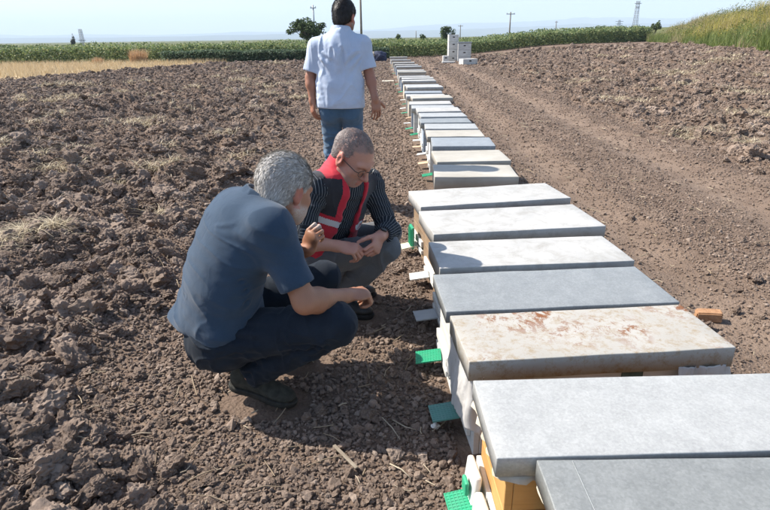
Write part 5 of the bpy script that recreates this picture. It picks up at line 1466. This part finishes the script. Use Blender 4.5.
# ---- the man walking away in the white shirt
def man_walk():
    root = empty('person', (-0.34, 4.8, 0.0))
    tag(root, 'dark haired person in pale shirt and blue jeans walking away', 'person', 'people in the field')
    rsh, lsh = V3(-0.160, 4.82, 1.352), V3(-0.525, 4.80, 1.340)
    rel, rwr = V3(-0.105, 4.80, 1.115), V3(-0.065, 4.70, 0.945)
    lel, lwr = V3(-0.590, 4.80, 1.105), V3(-0.580, 4.76, 0.925)
    rhip, lhip = V3(-0.262, 4.80, 0.880), V3(-0.440, 4.80, 0.880)
    rkn, lkn = V3(-0.248, 4.86, 0.490), V3(-0.440, 4.93, 0.485)
    ran, lan = V3(-0.262, 4.66, 0.115), V3(-0.445, 4.90, 0.090)
    hm = (rhip+lhip)/2; sm = (rsh+lsh)/2; up = unit(sm-hm); R = frame(up, rsh-lsh); fw = R[1]; T = np.linalg.norm(sm-hm)
    neck = V3(-0.328, 4.815, 1.440); hc = V3(-0.300, 4.850, 1.560)
    ha = math.radians(68); pt = -0.30; hf = V3(math.cos(ha)*math.cos(pt), math.sin(ha)*math.cos(pt), math.sin(pt))
    hr = unit(np.cross(hf, V3(0, 0, 1))); RH = np.stack([hr, hf, np.cross(hr, hf)])
    at = lambda x, y, z: hm + R.T @ V3(x, y, z)
    lo, hi = bounds([rsh, lsh, rwr, lwr, hc, ran, lan], 0.17); lo[2] = 0.03
    B = Field(lo, hi, 0.006)
    B.ell(at(0, -0.0, T*0.80), (0.165, 0.105, 0.16), R, 0.05); B.ell(at(0, 0, T*0.40), (0.145, 0.10, 0.18), R, 0.05); B.ell(at(0, 0, 0.02), (0.155, 0.11, 0.12), R, 0.05)
    B.cone(rsh, lsh, 0.055, 0.055, 0.05)
    for h_, k_, a_ in ((rhip, rkn, ran), (lhip, lkn, lan)):
        B.cone(h_, k_, 0.078, 0.052, 0.04); B.cone(k_, a_, 0.052, 0.036, 0.02)
    for s_, e, w in ((rsh, rel, rwr), (lsh, lel, lwr)):
        B.cone(s_, e, 0.050, 0.038, 0.03); m = e*0.7+w*0.3; B.cone(e, m, 0.037, 0.039, 0.03); B.cone(m, w, 0.039, 0.026, 0.03); B.cone(w, w+unit(w-e)*0.02, 0.026, 0.025, 0.02)
    head(B, hc, RH, neck, 1.0, 1.0, 0.058)
    hand(B, rwr, V3(0.12, -0.10, -0.95), V3(-0.5, 0.85, 0), V3(0.85, 0.3, 0.1), [(0.45, 0.5, 0.3), (0.35, 0.5, 0.3), (0.3, 0.45, 0.3), (0.25, 0.4, 0.3)], (0.85, 0.6, 0.25), 1.05, 0.12, 0.15)
    hand(B, lwr, V3(0.02, -0.05, -1), V3(0.85, 0.4, 0), V3(0.2, 0.9, 0), [(0.45, 0.6, 0.4), (0.5, 0.6, 0.4), (0.55, 0.6, 0.4), (0.6, 0.6, 0.4)], (0.5, 0.8, 0.3), 1.05, 0.06, 0.15)
    P, Q = B.mesh(1); o = part('body', P, Q, skin_mat('skin_brown', (0.34, 0.16, 0.10), (0.42, 0.17, 0.11), (0.16, 0.10, 0.08)), root); tone(o, P, hc, RH)
    hair('hair', hc, RH, root, hair_mat('hair_dark', [(0.012, 0.010, 0.009), (0.022, 0.018, 0.016), (0.045, 0.036, 0.030)], 0.45), 1.0, 0.005, 0.014, strands=4500, slen=0.02, width=0.0012, seed=9, nap=-0.088, p0=(0, 0.080, 0.055))
    S = Field(bounds([at(0, 0, -.05), rsh, lsh, rel, lel, neck], 0.2)[0], bounds([at(0, 0, -.05), rsh, lsh, rel, lel, neck], 0.2)[1], 0.006)
    S.ell(at(0, -0.005, T*0.80), (0.190, 0.125, 0.17), R, 0.07); S.ell(at(0, -0.005, T*0.42), (0.184, 0.128, 0.21), R, 0.09); S.cone(at(-0.06, -0.01, 0.16), at(-0.065, -0.012, -0.02), 0.130, 0.136, 0.05, flat=(R[1], 1.08)); S.cone(at(0.06, -0.01, 0.16), at(0.065, -0.012, -0.02), 0.130, 0.136, 0.05, flat=(R[1], 1.08))
    S.cone(rsh, lsh, 0.062, 0.062, 0.07); S.cone(sm, neck-V3(0, 0, .02), 0.10, 0.075, 0.09)
    for s_, e in ((rsh, rel), (lsh, lel)):
        S.cone(s_, s_*0.2+e*0.8, 0.060, 0.072, 0.05); ax = unit(e-s_); hem = s_+ax*np.linalg.norm(e-s_)*0.80
        sl, X, Y, Z = S.sub(hem-0.10, hem+0.10); dd = (X-hem[0])*ax[0]+(Y-hem[1])*ax[1]+(Z-hem[2])*ax[2]; rr = np.sqrt((X-hem[0])**2+(Y-hem[1])**2+(Z-hem[2])**2)
        S.D[sl] = np.where(rr < 0.09, np.maximum(S.D[sl], dd), S.D[sl]); S.cone(hem-ax*0.02, hem+ax*0.08, 0.058, 0.060, 0.002, 's')
    S.plane(at(0, 0, -0.015), -up)
    P, Q = S.mesh(4); loc = (P-hm) @ R.T
    P = folds(P, Q, 0.009, 7.5, 58, (0.7+0.5*sstep(0.3, 0.42, loc[:, 2])*sstep(0.19, 0.13, np.abs(loc[:, 0])) - 0.35*sstep(0.15, 0.2, np.abs(loc[:, 0])) + 0.3*sstep(0.2, 0.0, loc[:, 2]))*sstep(-0.015, 0.03, loc[:, 2]), (1.6, 1.2, 0.5), R)
    A_ = lambda *q: at(q[0], q[1], T*q[2])
    P = crease(P, Q, [(A_(0.16, -0.11, 0.88), A_(0.04, -0.15, 0.66)), (A_(-0.16, -0.11, 0.88), A_(-0.04, -0.15, 0.68)), (A_(0.17, -0.10, 0.78), A_(0.08, -0.15, 0.50)), (A_(-0.17, -0.10, 0.78), A_(-0.08, -0.15, 0.48)), (A_(0.02, -0.14, 0.95), A_(0.03, -0.15, 0.6)), (A_(-0.06, -0.14, 0.95), A_(-0.05, -0.15, 0.62)),
                      (A_(0.19, -0.06, 0.30), A_(0.05, -0.15, 0.16)), (A_(-0.19, -0.06, 0.34), A_(-0.06, -0.15, 0.22)), (A_(0.18, -0.08, 0.14), A_(0.02, -0.15, 0.05)), (A_(-0.18, -0.08, 0.15), A_(-0.02, -0.15, 0.04))], 0.012, 0.014)
    shm = fabric('pale_shirt', (0.37, 0.44, 0.56), (0.45, 0.52, 0.63), 500, 0.8, 0.15)
    sh = part('shirt', P, Q, shm, root)
    K = Field(neck-0.15, neck+0.15, 0.0045); tl = unit(V3(0.05, 0.12, 1))
    K.cone(neck-tl*0.015, neck+tl*0.050, 0.098, 0.076, 0.01); K.cone(neck-tl*0.06, neck+tl*0.1, 0.066, 0.066, 0.003, 's'); K.plane(neck-tl*0.026, -tl); K.plane(neck+tl*0.050, tl); K.ell(neck+fw*0.09, (0.03, 0.05, 0.08), R, 0.004, 's')
    Pk, Qk = K.mesh(2); ck = part('collar', Pk, Qk, shm, root); ck.parent = sh
    J = Field(bounds([rhip, lhip, rkn, lkn, ran, lan], 0.18)[0], bounds([rhip, lhip, rkn, lkn, ran, lan], 0.18)[1], 0.006)
    J.ell(at(0, -0.006, 0.02), (0.152, 0.108, 0.13), R, 0.05)
    for h_, k_, a_ in ((rhip, rkn, ran), (lhip, lkn, lan)):
        J.ell(h_+V3(0, -0.045, -0.04), (0.082, 0.078, 0.10), None, 0.05)
        J.cone(h_, k_, 0.092, 0.072, 0.04); J.cone(k_, a_-V3(0, 0, 0.03), 0.072, 0.064, 0.03); J.plane(V3(0, 0, 0.045), (0, 0, -1))
    J.plane(at(0, 0, 0.14), up, at(0, 0, 0.17), 0.2)
    P, Q = J.mesh(2); km = 0.5 + np.exp(-((P[:, 2]-0.45)/0.15)**2) + np.exp(-((P[:, 2]-0.1)/0.1)**2)
    P = folds(P, Q, 0.0075, 9.0, 65, km, (1.0, 1.0, 1.9))
    jm = fabric('blue_denim', (0.038, 0.085, 0.145), (0.060, 0.120, 0.195), 400, 0.85, 0.3, (0.10, 0.17, 0.25), 0.2)
    jo = part('jeans', P, Q, jm, root); loc = (P-hm) @ R.T; fc = loc[Q].mean(1)
    N = vnormals(P, Q)[Q].mean(1)
    for sx in (-1, 1):
        pk = peel('back_pocket', P, Q, (N@fw < -0.3) & (np.abs(fc[:, 0]-sx*0.085) < 0.062) & (fc[:, 2] < -0.02) & (fc[:, 2] > -0.14), 0.004, jm, root); pk.parent = jo
    bl = simple('walk_shoe', (0.02, 0.018, 0.016), (0.05, 0.045, 0.04), 30, 0.6, 0.3)
    shoe('shoe', (-0.262, 4.61, 0.075), (-0.250, 4.865, 0.012), root, bl, bl, (0, -0.2, 1)); shoe('shoe', (-0.445, 4.84, 0.018), (-0.455, 5.11, 0.010), root, bl, bl)
    return root

def build_people():
    KEEP.extend([(-0.51, 1.95, 0.13), (-0.42, 1.93, 0.12), (-0.6, 1.97, 0.1), (-0.5, 2.24, 0.14), (-0.38, 2.25, 0.12), (-0.6, 2.23, 0.1),
                 (-0.2, 2.70, 0.14), (-0.1, 2.69, 0.1), (-0.3, 2.71, 0.1), (-0.2, 2.94, 0.14), (-0.1, 2.95, 0.1), (-0.3, 2.94, 0.1),
                 (-0.26, 4.74, 0.14), (-0.45, 4.97, 0.14)])
    man_blue(); man_vest(); man_walk()

# ---------------------------------------------------------------- small things
def build_details():
    r = np.random.default_rng(12)
    # straw and dry stalks lying on the soil
    n = 3000
    y = np.exp(r.uniform(math.log(1.0), math.log(30), n)); x = r.uniform(-1, 1, n)*(1.2+0.75*y)
    dn = 0.35 + 0.65*sstep(-0.1, 0.5, fbm(x*0.6, y*0.6, 3, 61)); pl, pr, st = masks(x, y)
    k = (r.random(n) < dn*(0.45+0.4*np.maximum(pl, pr)+0.25*(x > 1.2))) & ~((x > 0.15) & (x < 1.2)); x, y = x[k], y[k]; n = len(x)
    L = np.clip(r.lognormal(-3.1, 0.5, n), 0.015, 0.14)*(1+0.05*y); az = r.uniform(0, 6.28, n); w = r.uniform(0.0009, 0.0022, n) + 0.00045*y
    V = []; dx, dy = np.cos(az), np.sin(az)
    bend = r.normal(0, 0.25, n)
    for t_ in (-0.5, 0.0, 0.5):
        cx = x + dx*L*t_ - dy*L*bend*(t_*t_); cy = y + dy*L*t_ + dx*L*bend*(t_*t_)
        cz = ground_height(cx, cy) + 0.012 + 0.012*r.random(n) + 0.0012*y
        V += [np.stack([cx-dy*w, cy+dx*w, cz], 1), np.stack([cx, cy, cz+w*1.4], 1), np.stack([cx+dy*w, cy-dx*w, cz], 1)]
    V = np.stack(V, 1).reshape(-1, 3); b = np.arange(n)*9; F_ = []
    for i in (0, 3):
        for j in (0, 1): F_.append(np.stack([b+i+j, b+i+j+1, b+i+j+4, b+i+j+3], 1))
        F_.append(np.stack([b+i+2, b+i, b+i+3, b+i+5], 1))
    tag(mesh_np('straw_bits', V, np.concatenate(F_), STRAWM), 'bits of pale straw strewn over the soil', 'straw', kind='stuff')
    # tufts of dead grass turned up by the plough
    sp = [(-2.85, 3.72, .36, 1100), (-2.5, 3.9, .22, 300), (-1.85, 4.45, .10, 70), (-1.2, 4.1, .07, 40), (-3.6, 6.2, .3, 160), (-5.5, 8, .5, 300), (-4.2, 10, .5, 260),
          (4.6, 8.2, .45, 260), (6.2, 9.6, .6, 300), (5.2, 12.5, .6, 260), (8.5, 13.5, .8, 300), (9.5, 19, 1.0, 360), (12.5, 22, 1.2, 380), (6.0, 17, .7, 200), (-8, 15, .8, 260), (-10, 19, 1.0, 300), (-5, 21, .8, 220)]
    for k in range(130):
        cy = math.exp(r.uniform(math.log(5.5), math.log(42))); cx = r.uniform(-1, 1)*(0.5+0.75*cy)
        pl, pr, st = masks(np.array([cx]), np.array([cy]))
        if max(pl[0], pr[0]) > 0.6 and st[0] < 0.3: sp.append((cx, cy, r.uniform(0.06, 0.12)*(1+0.12*cy), int(r.uniform(25, 90))))
    B = []; Hh = []; Ln = []; W = []
    for (cx, cy, rad, nn) in sp:
        px_ = cx + rad*r.normal(0, .5, nn); py2 = cy + rad*r.normal(0, .35, nn)
        B.append(np.stack([px_, py2, ground_height(px_, py2)+0.02+0.0015*cy], 1)); Hh.append(r.uniform(.03, .10, nn)*(1+.03*cy)); Ln.append(r.uniform(.8, 3.5, nn)); W.append(r.uniform(.0014, .003, nn) + .0006*cy)
    v, f = blade_arrays(np.concatenate(B), np.concatenate(Hh), np.concatenate(Ln), np.concatenate(W), r)
    tag(mesh_np('dead_grass', v, f, leaf_mat('dead_grass', [(0.38, 0.31, 0.20), (0.52, 0.44, 0.30), (0.62, 0.54, 0.39)], 0.7, 0.25)), 'tufts of dead yellow grass among the clods', 'dead grass', kind='stuff')

    # broken brick
    p = pz(710, 308, 0.03); bm = bmesh.new(); bmesh.ops.create_cube(bm, size=1)
    bmesh.ops.scale(bm, vec=(.125, .062, .055), verts=bm.verts)
    bmesh.ops.bevel(bm, geom=bm.edges[:], offset=.006, segments=2, affect='EDGES'); bmesh.ops.subdivide_edges(bm, edges=bm.edges[:], cuts=3, use_grid_fill=True)
    co = np.array([v_.co[:] for v_ in bm.verts]); nn = noise3(co*38, 4); n2 = noise3(co*90, 5)
    for v_, a, b_ in zip(bm.verts, nn, n2): v_.co *= 1 + .05*a + .03*b_
    me = bpy.data.meshes.new('brick'); bm.to_mesh(me); bm.free()
    me.materials.append(simple('fired_clay', (0.28, 0.15, 0.08), (0.42, 0.25, 0.14), 40, 0.9, 0.15, 0.6, 0.003))
    o = bpy.data.objects.new('brick_piece', me); C.objects.link(o); o.location = (p.x, p.y, gh(p.x, p.y)+.028); o.rotation_euler = (.05, -.06, -.28)
    tag(o, 'orange broken brick lying on the soil right of the hives', 'brick')
    # flat wooden stick, its wood colour darkened to stand in for shadow
    a, b = pz(334, 446, .015), pz(357, 470, .015); mid = (a+b)/2
    m = MB(); m.box((0, 0, 0), ((b-a).length, .013, .006))
    o = m.build('wooden_stick', simple('stick_wood_shaded', (0.17, 0.14, 0.105), (0.28, 0.24, 0.185), 30, 0.9, 0.1), bevel=.0015, seg=1)
    o.location = (mid.x, mid.y, max(gh(mid.x, mid.y)+.022, .02)); o.rotation_euler = (0.05, -.03, math.atan2((b-a).y, (b-a).x))
    tag(o, 'flat weathered wooden stick on the shaded soil', 'stick')
    # twigs
    tw = simple('twig_bark', (0.30, 0.25, 0.18), (0.46, 0.40, 0.30), 30, 0.9, 0.1)
    for k, (pts, lab) in enumerate((([(382, 417), (392, 428), (400, 440)], 'thin pale twig right of the flat stick'), ([(393, 419), (405, 428), (416, 431)], 'thin forked twig lying nearest the blue hive boards'),
                                    ([(390, 463), (402, 470), (411, 478)], 'short pale twig at the lower edge of the shadow'), ([(447, 420), (440, 428), (432, 432)], 'small twig beside the scrap of white plastic'))):
        q = [pz(a_, b_, .01) for a_, b_ in pts]; q = [Vector((c.x, c.y, gh(c.x, c.y)+.014+.004*(i % 2))) for i, c in enumerate(q)]
        tag(MB().tube(q, [.0026, .0022, .0012], 6).build('twig', tw, smooth=True), lab, 'twig', 'twigs on the shaded soil')
    # scrap of white plastic
    p = pz(435, 426, .02); bm = bmesh.new(); bmesh.ops.create_icosphere(bm, subdivisions=3, radius=.014)
    co = np.array([v_.co[:] for v_ in bm.verts]); nn = noise3(co*110, 6)
    for v_, a in zip(bm.verts, nn): v_.co *= 1 + .55*a; v_.co.z *= .96
    me = bpy.data.meshes.new('scrap'); bm.to_mesh(me); bm.free(); me.materials.append(PL['white'])
    o = bpy.data.objects.new('plastic_scrap', me); C.objects.link(o); o.location = (p.x, p.y, gh(p.x, p.y)+.02)
    tag(o, 'small crumpled scrap of white plastic by the landing boards', 'litter')
    # pale board on the path, far bundle
    p = pz(388, 81, .03)
    tag(MB().box((0, 0, 0), (.40, .42, .03)).build('pale_board', BODYM['beige'], bevel=.006, seg=1), 'pale flat board lying on the path left of the row', 'board').location = (p.x, p.y, gh(p.x, p.y)+.02)
    p = pz(380, 61.5, 0)
    bm = bmesh.new(); bmesh.ops.create_icosphere(bm, subdivisions=4, radius=1)
    co = np.array([v_.co[:] for v_ in bm.verts]); nn = noise3(co*1.6, 7); n2 = noise3(co*4, 8)
    for v_, a, b_ in zip(bm.verts, nn, n2):
        v_.co *= 1 + .25*a + .10*b_; v_.co.x *= .44; v_.co.y *= .35; v_.co.z = max(v_.co.z*.36 + .26, -.02)
    me = bpy.data.meshes.new('bundle'); bm.to_mesh(me); bm.free(); me.polygons.foreach_set('use_smooth', [True]*len(me.polygons))
    me.materials.append(simple('navy_tarp', (0.015, 0.02, 0.045), (0.035, 0.045, 0.09), 5, 0.7, 0.3, 0.5, 0.05))
    root = empty('tarp_bundle', (p.x, p.y, 0)); tag(root, 'dark blue bundle with a white cloth at the far end of the row', 'bundle')
    o = bpy.data.objects.new('tarp', me); C.objects.link(o); o.parent = root
    me2 = me.copy(); me2.materials.clear(); me2.materials.append(CLOTH)
    o = bpy.data.objects.new('cloth', me2); C.objects.link(o); o.parent = root; o.location = (-.40, -.05, .32); o.scale = (.36, .4, .45)

# ---------------------------------------------------------------- assemble
build_crop()
build_stubble()
build_bank()
build_far()
build_hives()
build_box_stacks()
build_people()
build_clods()
build_details()
